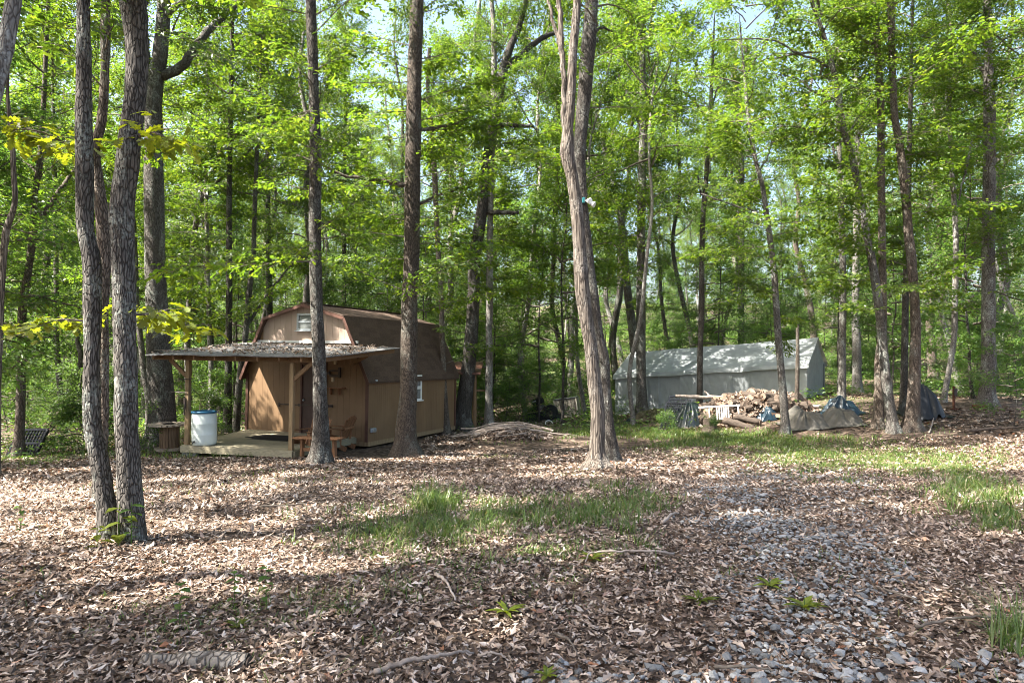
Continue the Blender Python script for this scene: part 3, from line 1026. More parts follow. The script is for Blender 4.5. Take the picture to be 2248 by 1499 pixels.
# ------------------------------------------------------------------ the trees one can pick out
T_FRONT_L, CA, RA, BA = px_tree('oak_tree', 'lichen-spotted front trunk that curves in at its foot beside a straighter twin', (245, 1193),
    [(243, 1185, 52), (239, 1140, 44), (231, 1090, 38), (217, 1005, 35), (204, 941, 33), (202, 860, 33), (202, 800, 33), (203, 728, 32), (203, 600, 33), (200, 560, 33), (188, 500, 31), (186, 367, 32), (184, 256, 29), (184, 128, 27), (183, 0, 26)],
    'bark_grey', None, 48, .007, .18, .035, 15, (CROWNS[3], 8.0, (.6, .7)), bough=(5.0, 8, 5), seed=1)
T_FRONT_R, CB, RB, BB = px_tree('oak_tree', 'thick ridged front trunk with a burl, standing at the weed clump', (289, 1193),
    [(291, 1186, 52), (286, 1112, 47), (282, 1005, 47), (277, 920, 45), (277, 813, 44), (274, 728, 43), (273, 640, 45), (269, 512, 46), (267, 480, 50), (271, 427, 45), (280, 363, 43), (286, 299, 42), (297, 213, 39), (301, 128, 42), (297, 64, 46), (288, 0, 50)],
    'bark_grey', None, 56, .008, .16, .035, 17, (CROWNS[0], 9.5, (.6, .8)), branches=[[(312, 95, 17, .05), (316, 30, 15, .1), (318, -60, 13, .3), (325, -160, 8, .6)]], bough=(5.5, 9, 6), seed=2)
T_BROWN, CC, RC, BC = px_tree('oak_tree', 'slim reddish brown trunk half hidden behind the curved front trunk', (209, 1098),
    [(210, 1090, 24), (219, 1030, 20), (228, 940, 19), (228, 800, 19), (227, 680, 20), (229, 600, 24), (228, 540, 24), (222, 448, 24), (213, 380, 22), (209, 324, 20), (222, 273, 19), (228, 213, 18), (231, 128, 17), (232, 0, 17)],
    'bark_brown', None, 32, .006, .3, .05, 14, (CROWNS[1], 8.6, (.5, .6)), bough=(5, 8, 5), seed=3)
px_tree('oak_tree', 'massive straight oak trunk behind the cable spool table', (347, 985),
    [(352, 975, 66), (356, 930, 58), (354, 860, 52), (349, 792, 48), (345, 685, 44), (341, 598, 41), (338, 427, 40), (337, 299, 34), (338, 192, 36), (350, 128, 31), (357, 64, 28), (361, 0, 26)],
    'bark_grey', 18.2, 44, .009, .5, .06, 19, (CROWNS[0], 10.5, (1.05, 1)),
    branches=[[(355, 168, 22, 0), (401, 145, 20, .2), (427, 107, 18, .4), (461, 64, 16, .7), (512, 17, 10, 1.0), (545, -20, 6, 1.2)], [(360, 40, 15, 0), (385, 15, 13, -.2), (410, 0, 11, -.4), (450, -40, 8, -.7)], [(334, 200, 16, 0), (324, 130, 14, .3), (318, 40, 12, .6), (310, -60, 9, 1.0)]],
    sprays=[((430, 105, .4), (520, 130, .5), .5, 9, .13), ((470, 60, .7), (600, 60, .7), .6, 9, .13), ((400, 150, .2), (470, 200, .1), .5, 9, .13)], bough=(4.5, 12, 16), seed=4)
px_tree('oak_tree', 'brightly side-lit trunk standing before the shed porch', (700, 1020),
    [(703, 1008, 46), (705, 985, 40), (705, 940, 34), (703, 880, 31), (700, 773, 28), (696, 693, 26), (693, 598, 27), (691, 470, 25), (693, 342, 25), (689, 213, 21), (685, 85, 22), (682, 0, 22)],
    'bark_dark', None, 44, .007, .5, .04, 16, (CROWNS[1], 8.8, (.6, .7)),
    sprays=[((690, 330, 0), (560, 270, -.3), .55, 10, .14), ((688, 240, 0), (540, 300, .4), .6, 10, .14), ((691, 420, 0), (580, 400, .5), .5, 9, .14), ((692, 480, 0), (800, 545, .6), .6, 10, .14), ((690, 300, 0), (770, 330, .4), .5, 9, .13)], bough=(3.6, 9, 16), seed=5)
px_tree('oak_tree', 'tall straight trunk in front of the shed side wall', (893, 1003),
    [(893, 994, 62), (891, 965, 48), (893, 910, 41), (897, 853, 38), (898, 747, 36), (900, 640, 34), (903, 598, 34), (905, 427, 34), (907, 299, 33), (909, 192, 30), (913, 85, 30), (915, 0, 29)],
    'bark_brown', None, 48, .008, .5, .04, 17, (CROWNS[0], 9.5, (.6, .8)),
    branches=[[(890, 406, 12, 0), (843, 399, 9, -.1), (779, 390, 7, -.2), (736, 378, 6, -.3), (710, 363, 5, -.4), (651, 341, 3, -.5)], [(922, 284, 8, 0), (960, 281, 6, .2), (992, 275, 5, .3), (1039, 256, 3, .5)], [(922, 447, 8, 0), (940, 438, 6, .2), (971, 427, 5, .4), (1040, 408, 3, .6)]],
    sprays=[((898, 180, 0), (740, 190, -.5), .7, 11, .15), ((898, 245, 0), (770, 255, .4), .6, 11, .15), ((898, 100, 0), (760, 70, .3), .7, 11, .15), ((890, 520, 0), (720, 505, -.4), .65, 11, .14), ((892, 470, 0), (790, 480, .6), .6, 10, .14), ((898, 300, 0), (800, 320, -.6), .6, 10, .15),
            ((925, 130, 0), (1040, 110, .5), .6, 10, .15), ((922, 284, 0), (1050, 262, .5), .5, 9, .14), ((922, 447, 0), (1060, 425, .5), .6, 11, .14), ((922, 520, 0), (1070, 545, .4), .65, 11, .14), ((922, 30, 0), (1010, 10, .5), .6, 10, .15)], bough=(3.2, 9.5, 34), seed=6)
px_tree('forest_tree', 'slender tree at the far corner of the shed side wall', (979, 952),
    [(979, 945, 20), (978, 910, 15), (975, 853, 13), (971, 747, 11), (968, 640, 11), (962, 555, 11), (954, 384, 12), (947, 277, 10), (939, 192, 8), (943, 107, 8)],
    'bark_brown', None, 18, .003, .5, .1, 13, (THIN[0], 7.0, .6), sprays=[((975, 800, 0), (1050, 770, .2), .4, 8, .12), ((972, 700, 0), (1020, 640, .2), .4, 8, .12)], bough=(2.6, 9, 14), seed=7)
px_tree('oak_tree', 'dark leaning oak between the shed corner and the brush pile', (1017, 945),
    [(1016, 938, 44), (1016, 905, 37), (1026, 827, 32), (1036, 720, 28), (1040, 640, 27), (1042, 568, 26), (1057, 469, 25), (1062, 420, 22), (1070, 346, 22), (1088, 250, 24), (1101, 173, 22), (1118, 109, 17), (1138, 64, 13), (1153, 10, 10)],
    'bark_dark', None, 30, .007, .4, .08, 17, (CROWNS[2], 9.5, (.6, .8)),
    branches=[[(1094, 277, 11, 0), (1110, 275, 11, -.1), (1140, 276, 9, -.3), (1170, 277, 7, -.5)], [(1070, 467, 13, 0), (1090, 466, 12, -.3), (1138, 467, 8, -.7)], [(1112, 145, 16, 0), (1140, 125, 14, .2), (1163, 104, 13, .3), (1190, 84, 12, .5), (1222, 72, 8, .7)]],
    sprays=[((1060, 470, 0), (960, 500, -.7), .8, 9, .15), ((1090, 250, 0), (1180, 330, -.6), .9, 9, .15), ((1040, 560, 0), (1130, 570, -.6), .9, 9, .15), ((1050, 500, 0), (1150, 500, -.9), .9, 9, .15), ((1080, 300, 0), (990, 330, -.6), .9, 9, .15)], bough=(4, 13, 26), seed=8)
px_tree('forest_tree', 'slim pale grey tree rising from the brush pile', (1073, 945),
    [(1074, 938, 24), (1073, 900, 18), (1073, 856, 16), (1074, 765, 15), (1073, 720, 14), (1074, 691, 16), (1076, 494, 13), (1079, 346, 14), (1084, 198, 13), (1084, 74, 11), (1079, 0, 9)],
    'bark_pale', None, 22, .005, .4, .08, 14, (THIN[1], 8.0, .6), bough=(3.5, 10, 16), seed=9)
# the dead forked snag, with a live tree close behind it
DEAD, CD, RD, BD = px_tree('dead_tree', 'barkless dead snag that splits into two bare prongs', (1311, 1030),
    [(1312, 1020, 48), (1311, 990, 31), (1312, 901, 30), (1304, 833, 30), (1298, 765, 28), (1290, 720, 29), (1279, 642, 31), (1272, 543, 26), (1267, 469, 26), (1257, 395, 26), (1245, 341, 31), (1246, 305, 27), (1247, 275, 22), (1253, 222, 20), (1257, 123, 17), (1264, 49, 17), (1267, 0, 16), (1270, -60, 13), (1271, -120, 5)],
    'dead_wood', None, 36, .008, .75, .04, 0, None, branches=[[(1242, 335, 17, 0), (1240, 290, 15, 0), (1238, 247, 14, 0), (1237, 173, 12, 0), (1232, 99, 13, .05), (1227, 0, 11, .1), (1222, -70, 7, .15), (1220, -100, 3, .2)], [(1233, 120, 10, .05), (1224, 85, 9, .15), (1212, 40, 8, .25), (1200, -10, 6, .35), (1190, -60, 3, .45)]], seed=10, ridges=7)
LIVE, CL, RL, BL = px_tree('oak_tree', 'living dark-barked tree pressed close behind the dead snag', (1345, 1014),
    [(1345, 1006, 30), (1340, 960, 24), (1336, 924, 22), (1330, 856, 21), (1327, 788, 20), (1313, 720, 19), (1300, 620, 19), (1290, 540, 19), (1280, 450, 19), (1276, 390, 21), (1272, 346, 26), (1277, 272, 27), (1286, 173, 30), (1292, 99, 30), (1299, 0, 27)],
    'bark_dark', None, 44, .009, .5, .04, 16, (CROWNS[3], 8.5, (.65, .8)), bough=(5, 9, 6), seed=11,
    branches=[[(1300, 70, 6, 0), (1330, 62, 5, .2), (1345, 70, 3, .3)]])
px_tree('forest_tree', 'straight grey trunk before the left end of the tent', (1410, 908),
    [(1409, 900, 30), (1409, 880, 24), (1408, 840, 21), (1407, 768, 20), (1407, 716, 21), (1407, 543, 17), (1408, 444, 20), (1410, 370, 17), (1412, 247, 16), (1410, 99, 12), (1409, 0, 11)],
    'bark_grey', 28.3, 24, .007, .4, .1, 18, (CROWNS[1], 9.0, .9), branches=[[(1408, 280, 9, 0), (1390, 235, 8, .1), (1375, 205, 7, .2), (1358, 165, 5, .3)]],
    sprays=[((1410, 330, 0), (1480, 330, -.5), .9, 9, .15), ((1410, 520, 0), (1340, 500, -.5), .9, 9, .15), ((1408, 640, 0), (1470, 650, -.6), .8, 9, .14)], bough=(4, 14, 24, 1.1), seed=12)
px_tree('forest_tree', 'leaning forked tree rising behind the tent left end', (1400, 880),
    [(1399, 870, 20), (1394, 790, 19), (1388, 716, 19), (1375, 617, 17), (1368, 518, 16), (1346, 395, 13), (1326, 321, 12), (1306, 237, 9)],
    'bark_grey', 35.0, 14, .006, .3, .2, 17, (CROWNS[2], 9.5, 1.0), branches=[[(1330, 330, 7, 0), (1312, 295, 6, -.1), (1292, 275, 4, -.2)], [(1334, 345, 6, 0), (1345, 290, 5, .2), (1352, 240, 4, .4)]], bough=(5, 14, 18, 1.2), seed=13)
px_tree('forest_tree', 'slim dark tree standing at the middle of the tent front', (1535, 893),
    [(1535, 886, 17), (1536, 864, 13), (1537, 768, 12), (1540, 684, 12), (1542, 507, 11), (1551, 380, 10), (1559, 253, 9), (1564, 150, 7)],
    'bark_dark', 25.5, 16, .004, .4, .15, 15, (THIN[1], 8.0, .8), branches=[[(1556, 265, 6, 0), (1530, 230, 5, .2), (1505, 205, 4, .4), (1480, 195, 3, .6)], [(1562, 240, 5, 0), (1572, 205, 4, .2), (1577, 190, 3, .3)], [(1540, 430, 5, 0), (1534, 405, 4, -.1), (1532, 385, 3, -.2)]], bough=(3.5, 12, 16), seed=14)
px_tree('forest_tree', 'slanting smooth trunk at the right end of the woodpile', (1722, 953),
    [(1723, 946, 21), (1724, 936, 18), (1719, 864, 16), (1714, 804, 15), (1708, 735, 14), (1700, 608, 13), (1688, 507, 12), (1673, 406, 10), (1657, 345, 9), (1642, 253, 8), (1636, 180, 6)],
    'bark_grey', None, 22, .004, .5, .1, 12, (THIN[0], 6.8, .75), branches=[[(1683, 470, 5, 0), (1640, 460, 4, .2), (1580, 440, 4, .4), (1540, 425, 3, .6)], [(1665, 385, 4, 0), (1690, 330, 3, .3), (1700, 280, 3, .4)]],
    sprays=[((1690, 520, 0), (1790, 500, -.4), .7, 9, .13), ((1655, 330, 0), (1570, 340, -.4), .7, 9, .13), ((1648, 300, 0), (1730, 270, .4), .7, 9, .13), ((1700, 610, 0), (1620, 620, -.4), .6, 9, .13)], bough=(2.8, 9, 20), seed=15)
px_tree('dead_tree', 'thin broken-off dead stub before the tent right end', (1749, 908),
    [(1749, 900, 11), (1749, 888, 10), (1751, 792, 8), (1751, 720, 7), (1751, 712, 6)], 'bark_brown', None, 14, .003, .4, .1, 0, None, seed=16)
px_tree('forest_tree', 'strongly leaning trunk crossing the straight one right of the tent', (1962, 948),
    [(1961, 940, 27), (1958, 925, 23), (1946, 840, 20), (1937, 744, 18), (1931, 684, 18), (1916, 583, 17), (1896, 482, 15), (1873, 355, 14), (1853, 289, 13), (1840, 203, 11), (1825, 137, 11), (1804, 66, 9), (1784, 10, 8)],
    'bark_grey', None, 26, .005, .4, .1, 14, (THIN[1], 8.2, .85), branches=[[(1817, 148, 6, 0), (1790, 130, 5, -.2), (1754, 119, 5, -.4), (1703, 91, 4, -.6), (1632, 86, 3, -.8)], [(1858, 300, 4, 0), (1890, 250, 3, .3), (1925, 210, 2, .5)]],
    sprays=[((1830, 160, 0), (1700, 200, -.5), .8, 10, .14), ((1754, 119, -.4), (1660, 120, -.6), .8, 10, .14), ((1860, 310, 0), (1760, 330, -.6), .8, 10, .14), ((1890, 450, 0), (1790, 440, -.5), .8, 10, .14), ((1900, 520, 0), (1830, 560, -.5), .7, 10, .13)], bough=(3.2, 12, 26), seed=17)
px_tree('forest_tree', 'straight slender trunk crossed low down by the leaning one', (1926, 940),
    [(1928, 930, 24), (1929, 888, 20), (1930, 792, 18), (1938, 710, 16), (1936, 507, 15), (1934, 355, 15), (1933, 203, 14), (1926, 101, 12), (1921, 0, 12)],
    'bark_brown', None, 24, .004, .4, .1, 16, (CROWNS[3], 9.0, .75), branches=[[(1920, 95, 7, 0), (1900, 92, 7, -.2), (1870, 75, 6, -.4), (1830, 45, 5, -.6), (1800, 30, 3, -.8)]],
    sprays=[((1934, 300, 0), (2040, 310, -.4), .7, 9, .14), ((1934, 420, 0), (1990, 440, -.4), .6, 9, .14)], bough=(3.5, 12, 20), seed=18)
px_tree('oak_tree', 'stout brown trunk with flared mossy foot left of the black tarp heap', (2001, 945),
    [(2001, 938, 40), (2002, 920, 33), (2006, 864, 25), (2009, 768, 21), (2010, 710, 20), (2002, 583, 19), (1994, 507, 18), (1989, 441, 17), (1974, 314, 16), (1964, 253, 14), (1959, 152, 13), (1955, 0, 14)],
    'bark_brown', None, 30, .006, .5, .08, 17, (CROWNS[1], 9.5, .8),
    sprays=[((1975, 300, 0), (2080, 260, -.5), .8, 10, .14), ((1990, 450, 0), (2060, 470, -.5), .7, 10, .14), ((1962, 200, 0), (2060, 150, -.5), .8, 10, .14), ((2004, 640, 0), (2080, 660, -.6), .6, 9, .13)], bough=(3.5, 13, 24), seed=19)
px_tree('forest_tree', 'dark straight trunk just behind the stout brown one', (1984, 898),
    [(1984, 888, 18), (1984, 864, 15), (1986, 768, 14), (1988, 659, 13), (1992, 480, 11), (1997, 304, 10), (2000, 180, 8)], 'bark_dark', None, 16, .004, .35, .15, 16, (CROWNS[3], 8.5, .7), bough=(4, 12, 12), seed=20)
px_tree('oak_tree', 'large rough-barked trunk beside the fallen log at far right', (2166, 893),
    [(2166, 884, 40), (2167, 864, 31), (2170, 792, 28), (2170, 710, 26), (2170, 507, 24), (2172, 355, 23), (2172, 243, 22), (2170, 152, 18), (2167, 0, 15)],
    'bark_grey', None, 28, .010, .3, .1, 18, (CROWNS[0], 9.5, .9), branches=[[(2168, 185, 9, 0), (2150, 140, 8, .2), (2135, 110, 7, .3), (2110, 75, 4, .5)], [(2172, 320, 7, 0), (2140, 300, 6, -.2), (2125, 350, 5, -.4), (2105, 440, 3, -.6)]],
    sprays=[((2172, 420, 0), (2240, 440, -.5), .8, 9, .14), ((2172, 640, 0), (2235, 650, -.6), .7, 9, .13), ((2172, 560, 0), (2100, 580, -.5), .7, 9, .13), ((2172, 230, 0), (2245, 250, -.5), .8, 9, .14)], bough=(3, 13, 24), seed=21)
px_tree('birch_tree', 'pale slanting trunk rising behind the black tarp heap', (2072, 884),
    [(2072, 876, 14), (2074, 864, 12), (2085, 804, 11), (2094, 744, 11), (2096, 684, 12), (2098, 507, 11), (2088, 355, 9), (2083, 203, 8)], 'bark_pale', None, 16, .003, .3, .15, 14, (THIN[1], 7.0, .75), bough=(3, 10, 12), seed=22)
px_tree('oak_tree', 'pale rough oak trunk standing beyond the tent gable end', (1882, 872),
    [(1882, 864, 22), (1881, 820, 19), (1881, 768, 18), (1878, 684, 16), (1880, 507, 13), (1883, 330, 12), (1880, 200, 9)], 'bark_pale', 31.0, 18, .006, .45, .2, 19, (CROWNS[0], 9.0, 1.0), bough=(5, 15, 16, 1.2), seed=23)
px_tree('dead_tree', 'broken-topped snag between the tent gable and the pale oak', (1849, 893),
    [(1848, 880, 17), (1849, 864, 15), (1849, 800, 15), (1847, 755, 16), (1846, 748, 5)], 'bark_pale', None, 16, .006, .3, .1, 0, None, seed=24)
px_tree('forest_tree', 'thin trunk rising directly behind the broken snag by the tent', (1846, 885),
    [(1846, 870, 15), (1848, 780, 15), (1850, 700, 15), (1850, 583, 13), (1847, 456, 12), (1842, 330, 10), (1838, 200, 8)], 'bark_grey', 26.0, 14, .004, .3, .2, 17, (CROWNS[1], 8.5, .9), branches=[[(1842, 365, 6, 0), (1832, 340, 5, .1), (1828, 320, 4, .2)]], bough=(4, 13, 14, 1.1), seed=25)
px_tree('forest_tree', 'pair-like dark trunk standing behind the tent roof ridge', (1627, 880),
    [(1627, 870, 16), (1627, 790, 14), (1627, 710, 13), (1627, 507, 14), (1627, 355, 12), (1617, 228, 10), (1612, 120, 8)], 'bark_dark', 38.0, 12, .004, .3, .25, 18, (CROWNS[2], 9.0, 1.0), bough=(5, 14, 14, 1.3), seed=26)
px_tree('forest_tree', 'brown trunk in front of the black crate lattice at far left', (40, 1003),
    [(40, 995, 26), (42, 960, 19), (45, 899, 18), (47, 771, 16), (50, 664, 16), (62, 598, 14), (72, 512, 14), (77, 427, 12), (87, 363, 12), (92, 300, 10), (97, 200, 9)],
    'bark_brown', None, 24, .004, .5, .08, 14, (THIN[0], 7.5, .8), branches=[[(76, 500, 12, 0), (102, 461, 12, .2), (141, 405, 9, .5), (171, 363, 7, .8), (200, 330, 4, 1.0)], [(84, 385, 6, 0), (60, 360, 5, .2), (20, 345, 3, .5)]],
    sprays=[((50, 640, 0), (120, 600, -.4), .5, 9, .12), ((80, 400, 0), (150, 330, -.4), .6, 9, .13)], bough=(3.2, 9, 14), seed=27)
px_tree('dead_tree', 'bare twisted grey dead stem at the left edge', (-12, 1040),
    [(-10, 1020, 18), (-6, 850, 15), (0, 690, 13), (6, 598, 12), (13, 512, 14), (32, 448, 10), (30, 384, 9), (26, 299, 8), (17, 213, 7), (18, 150, 4)], 'dead_wood', None, 18, .005, .4, .06, 0, None, seed=28)
px_tree('forest_tree', 'forked dark tree standing in the green undergrowth at left', (140, 928),
    [(140, 920, 18), (138, 890, 14), (132, 856, 12), (124, 749, 11), (124, 664, 10), (122, 500, 9), (118, 300, 8)], 'bark_dark', 26.0, 14, .004, .4, .15, 15, (CROWNS[3], 7.5, .8),
    branches=[[(139, 900, 12, 0), (150, 862, 12, .1), (162, 839, 12, .2), (177, 792, 10, .3), (171, 741, 9, .4), (183, 677, 8, .5), (187, 600, 7, .6), (192, 480, 5, .8)]], bough=(2.6, 10, 18), seed=29)
px_tree('forest_tree', 'straight dark trunk seen between porch roof and big oak', (499, 960),
    [(499, 950, 20), (500, 900, 17), (501, 827, 15), (503, 667, 13), (503, 598, 13), (503, 427, 11), (508, 171, 9)], 'bark_dark', 22.5, 16, .004, .35, .15, 17, (CROWNS[1], 8.5, .85), bough=(3.5, 12, 16), seed=30)
px_tree('forest_tree', 'crooked trunk touching the left front corner of the shed', (516, 957),
    [(517, 947, 17), (523, 867, 15), (528, 813, 13), (539, 733, 12), (547, 640, 12), (556, 560, 10), (560, 430, 9), (566, 300, 7)], 'bark_grey', 23.0, 16, .004, .35, .15, 15, (THIN[1], 8.0, .8), branches=[[(540, 720, 7, 0), (565, 680, 6, .2), (600, 630, 5, .5), (640, 580, 4, .8), (670, 550, 3, 1.0)]], bough=(3.5, 11, 14), seed=31)
px_tree('forest_tree', 'lichen-pale trunk behind the white rain barrel', (463, 945),
    [(463, 935, 16), (463, 893, 13), (464, 827, 11), (460, 733, 9), (456, 560, 9), (452, 400, 8), (455, 250, 6)], 'bark_pale', 23.5, 14, .004, .3, .15, 15, (THIN[0], 7.5, .8), bough=(3, 10, 12), seed=32)
px_tree('forest_tree', 'leaning trunk in the gap between barrel and shed', (486, 930),
    [(485, 920, 14), (483, 907, 12), (476, 848, 10), (466, 760, 9), (455, 640, 8), (446, 500, 7)], 'bark_grey', 26.0, 12, .004, .3, .2, 14, (THIN[1], 7.5, .8), bough=(3, 10, 12), seed=33)
px_tree('forest_tree', 'bowed trunk that arches over behind the porch roof', (416, 945),
    [(415, 930, 14), (412, 800, 13), (411, 733, 13), (414, 680, 12), (420, 598, 11), (427, 512, 12), (440, 448, 11), (461, 414, 10), (491, 388, 8), (530, 350, 6)], 'bark_grey', 24.5, 14, .004, .3, .15, 13, (THIN[0], 8.0, .8), bough=(3, 10, 14), seed=34)
px_tree('forest_tree', 'curving second trunk against the left flank of the massive oak', (330, 945),
    [(329, 930, 18), (327, 880, 15), (316, 813, 13), (309, 749, 12), (300, 660, 11), (297, 560, 10), (290, 420, 9), (292, 250, 7)], 'bark_grey', 23.0, 16, .004, .35, .12, 15, (THIN[1], 8.0, .8), bough=(3, 10, 12), seed=35)
px_tree('forest_tree', 'dark trunk rising behind the shed roof ridge', (753, 905),
    [(753, 890, 12), (754, 760, 11), (755, 650, 10), (755, 598, 9), (756, 420, 8), (758, 250, 7)], 'bark_dark', 36.0, 12, .004, .3, .25, 18, (CROWNS[1], 9.0, 1.0), bough=(5, 14, 14, 1.3), seed=36)
px_tree('forest_tree', 'straight trunk rising just left of the shed gable peak', (592, 905),
    [(592, 890, 16), (592, 760, 14), (591, 598, 13), (589, 512, 11), (587, 350, 9)], 'bark_dark', 31.0, 12, .004, .3, .25, 18, (CROWNS[0], 9.0, 1.0), bough=(4.5, 13, 14, 1.2), seed=37)

# ------------------------------------------------------------------ oak boughs with single large leaves, low on the front trees
def hand_leaf(seed):
    rs = np.random.default_rng(seed)
    st = [0, .12, .24, .34, .46, .56, .70, .80, .92, 1]
    hw = np.array([.012, .05, .16, .08, .25, .11, .30, .14, .17, .02]) * rs.uniform(.85, 1.15, 10)
    v, q = leaf_template(st, hw, rs.uniform(.05, .25), rs.uniform(.1, .35))
    return np_mesh('oak_leaf', v, [q], M['leaf_big'])
OAKL = [hand_leaf(300 + k) for k in range(5)]
def bough(root, b, Y, px, n, size, seed, spread, dpt=.5):
    rs = np.random.default_rng(seed)
    K = [np.array(at(x, y, Y + dy)) - np.array(b) for x, y, dy in px]
    C, rr = smooth_line(K, np.linspace(.016, .003, len(K)), 24)
    br = MB().tube(C, rr, 6).obj('branch', M['twig'], root, True)
    tw = MB()
    for k in range(n // 5):
        t = int(5 + rs.random() * 18)
        an = rs.uniform(0, 6.28)
        e = C[t] + np.array([math.cos(an) * spread, math.sin(an) * dpt, rs.normal(.02, .10)]) * rs.uniform(.4, 1.0)
        tw.tube([C[t], (C[t] + e) / 2 + [0, 0, .02], e], [.004, .003, .0015], 4)
        for _ in range(5):
            p = C[t] + (e - C[t]) * rs.uniform(.45, 1.05) + rs.normal(0, .03, 3)
            d = Vector((math.cos(an + rs.normal(0, 1.0)), math.sin(an + rs.normal(0, 1.0)), rs.normal(-.25, .3))).normalized()
            up = Vector((rs.normal(0, .4), rs.normal(0, .4), 1)).normalized()
            y_ = up.cross(d).normalized()
            z_ = d.cross(y_)
            m = Matrix((d, y_, z_)).transposed()
            s = size * rs.uniform(.65, 1.2)
            link('leaf', OAKL[int(rs.integers(5))], br, tuple(p), m.to_euler(), (s, s, s))
    tw.obj('twig', M['twig'], br)
bough(T_BROWN, BC, BC.y, [(209, 335, 0), (150, 318, -.3), (90, 290, -.5), (30, 285, -.6), (-30, 300, -.7)], 150, .17, 71, .38)
bough(T_BROWN, BC, BC.y, [(227, 700, 0), (190, 705, -.4), (130, 702, -.6), (70, 720, -.7), (45, 735, -.8)], 90, .165, 72, .30)
bough(T_FRONT_R, BB, BB.y, [(300, 300, 0), (330, 290, -.1), (360, 300, -.2), (410, 320, -.3)], 70, .15, 73, .25, .4)
bough(T_FRONT_R, BB, BB.y, [(295, 690, 0), (330, 692, .4), (380, 705, .8), (430, 718, 1.0), (455, 722, 1.1)], 130, .165, 74, .30)

# ------------------------------------------------------------------ the woods behind
SHED_C = (-5.5, 20.5)
def blocked(x, y):
    if -10.2 < x < -1.2 and 14.5 < y < 25.5:
        return True
    if 3.4 < x < 14.5 and 23 < y < 35.5 and (y - 30.6) < .9 * (14 - x) and abs((x - 8.3) * .55 + (y - 29.6) * .83) < 3.6:
        return True
    return False
placed = [(o.location.x, o.location.y) for o in COL.objects if o.get('category') == 'tree']
rs_w = np.random.default_rng(91)
MARKS = [(40, 'the brown trunk at far left'), (200, 'the curved front trunk'), (280, 'the front trunk with a burl'), (343, 'the massive oak'), (430, 'the bowed trunk'), (500, 'the straight dark trunk by the porch'), (590, 'the shed gable peak'), (697, 'the sunlit trunk'), (820, 'the shed roof ridge'), (900, 'the trunk before the shed side wall'),
         (970, 'the slender tree at the shed corner'), (1040, 'the dark leaning oak'), (1077, 'the slim pale tree'), (1180, 'the bush above the scrap mower'), (1270, 'the dead snag'), (1345, 'the leaning forked tree'), (1408, 'the grey trunk before the tent'), (1480, 'the tent roof left half'), (1543, 'the slim dark tree at the tent middle'), (1625, 'the dark trunk behind the tent ridge'),
         (1695, 'the slanting trunk'), (1750, 'the broken dead stub'), (1790, 'the tent gable'), (1848, 'the broken-topped snag'), (1880, 'the pale oak beyond the tent'), (1935, 'the two crossing trunks'), (2000, 'the stout brown trunk'), (2090, 'the pale slanting trunk'), (2170, 'the large rough-barked trunk'), (2240, 'the right edge bush')]
BARKW = ['grey-barked', 'dark-barked', 'slim grey', 'brown-barked', 'thin pale', 'pale-barked']
def where(x, y):
    px = CX + x / y * FPX
    mx, nm = min(MARKS, key=lambda m: abs(m[0] - px))
    side = 'in line with' if abs(px - mx) < 12 else 'just left of' if px < mx else 'just right of'
    return side, nm
def _far(x, y):
    sz = rs_w.uniform(1.05, 1.4) if y < 60 else rs_w.uniform(.9, 1.25)
    k = int(rs_w.integers(6))
    side, nm = where(x, y)
    dist = 'nearby' if y < 42 else 'midway back' if y < 65 else 'far back' if y < 88 else 'farthest back'
    far_tree(x, y, k, sz, f'{BARKW[k]} tree {dist} {side} {nm}', 'woodland trees near ' + nm, cs=.62 if y > 40 else .8)
def _under(x, y):
    k = int(rs_w.integers(3))
    side, nm = where(x, y)
    dist = 'near' if y < 40 else 'mid-distance' if y < 65 else 'far'
    w_ = ['broad leafy', 'low spreading', 'tall narrow'][k]
    small_tree(x, y, k, rs_w.uniform(.9, 1.4), f'{dist} {w_} understory tree {side} {nm}', 'understory trees near ' + nm)
def _sap(x, y):
    k = int(rs_w.choice([3, 3, 4, 4, 5]))
    side, nm = where(x, y)
    dist = 'near' if y < 36 else 'mid-distance' if y < 55 else 'far'
    w_ = ['knee-high', 'waist-high', 'man-high'][5 - k]
    small_tree(x, y, k, rs_w.uniform(.9, 1.3), f'{dist} {w_} green sapling {side} {nm}', 'saplings near ' + nm, 'sapling', 'sapling')
def scatter(n, y0, y1, dmin, fn, power=1.5, test=None):
    c = tries = 0
    while c < n and tries < n * 60:
        tries += 1
        y = (y0 ** power + (y1 ** power - y0 ** power) * rs_w.random()) ** (1 / power)
        x = rs_w.uniform(-.80, .80) * y
        if blocked(x, y) or (test and not test(x, y)):
            continue
        if any((x - a) ** 2 + (y - b) ** 2 < dmin ** 2 for a, b in placed):
            continue
        placed.append((x, y))
        fn(x, y)
        c += 1
scatter(30, 25, 42, 2.4, _far)
scatter(95, 42, 100, 2.4, _far)
scatter(62, 24.5, 45, 1.7, _under)
scatter(95, 45, 85, 2.0, _under)
not_glade = lambda x, y: not (-1 < x < 16 and y < 33)
scatter(130, 23, 48, .9, _sap, 1.2, not_glade)
scatter(80, 48, 90, 1.3, _sap, 1.3)

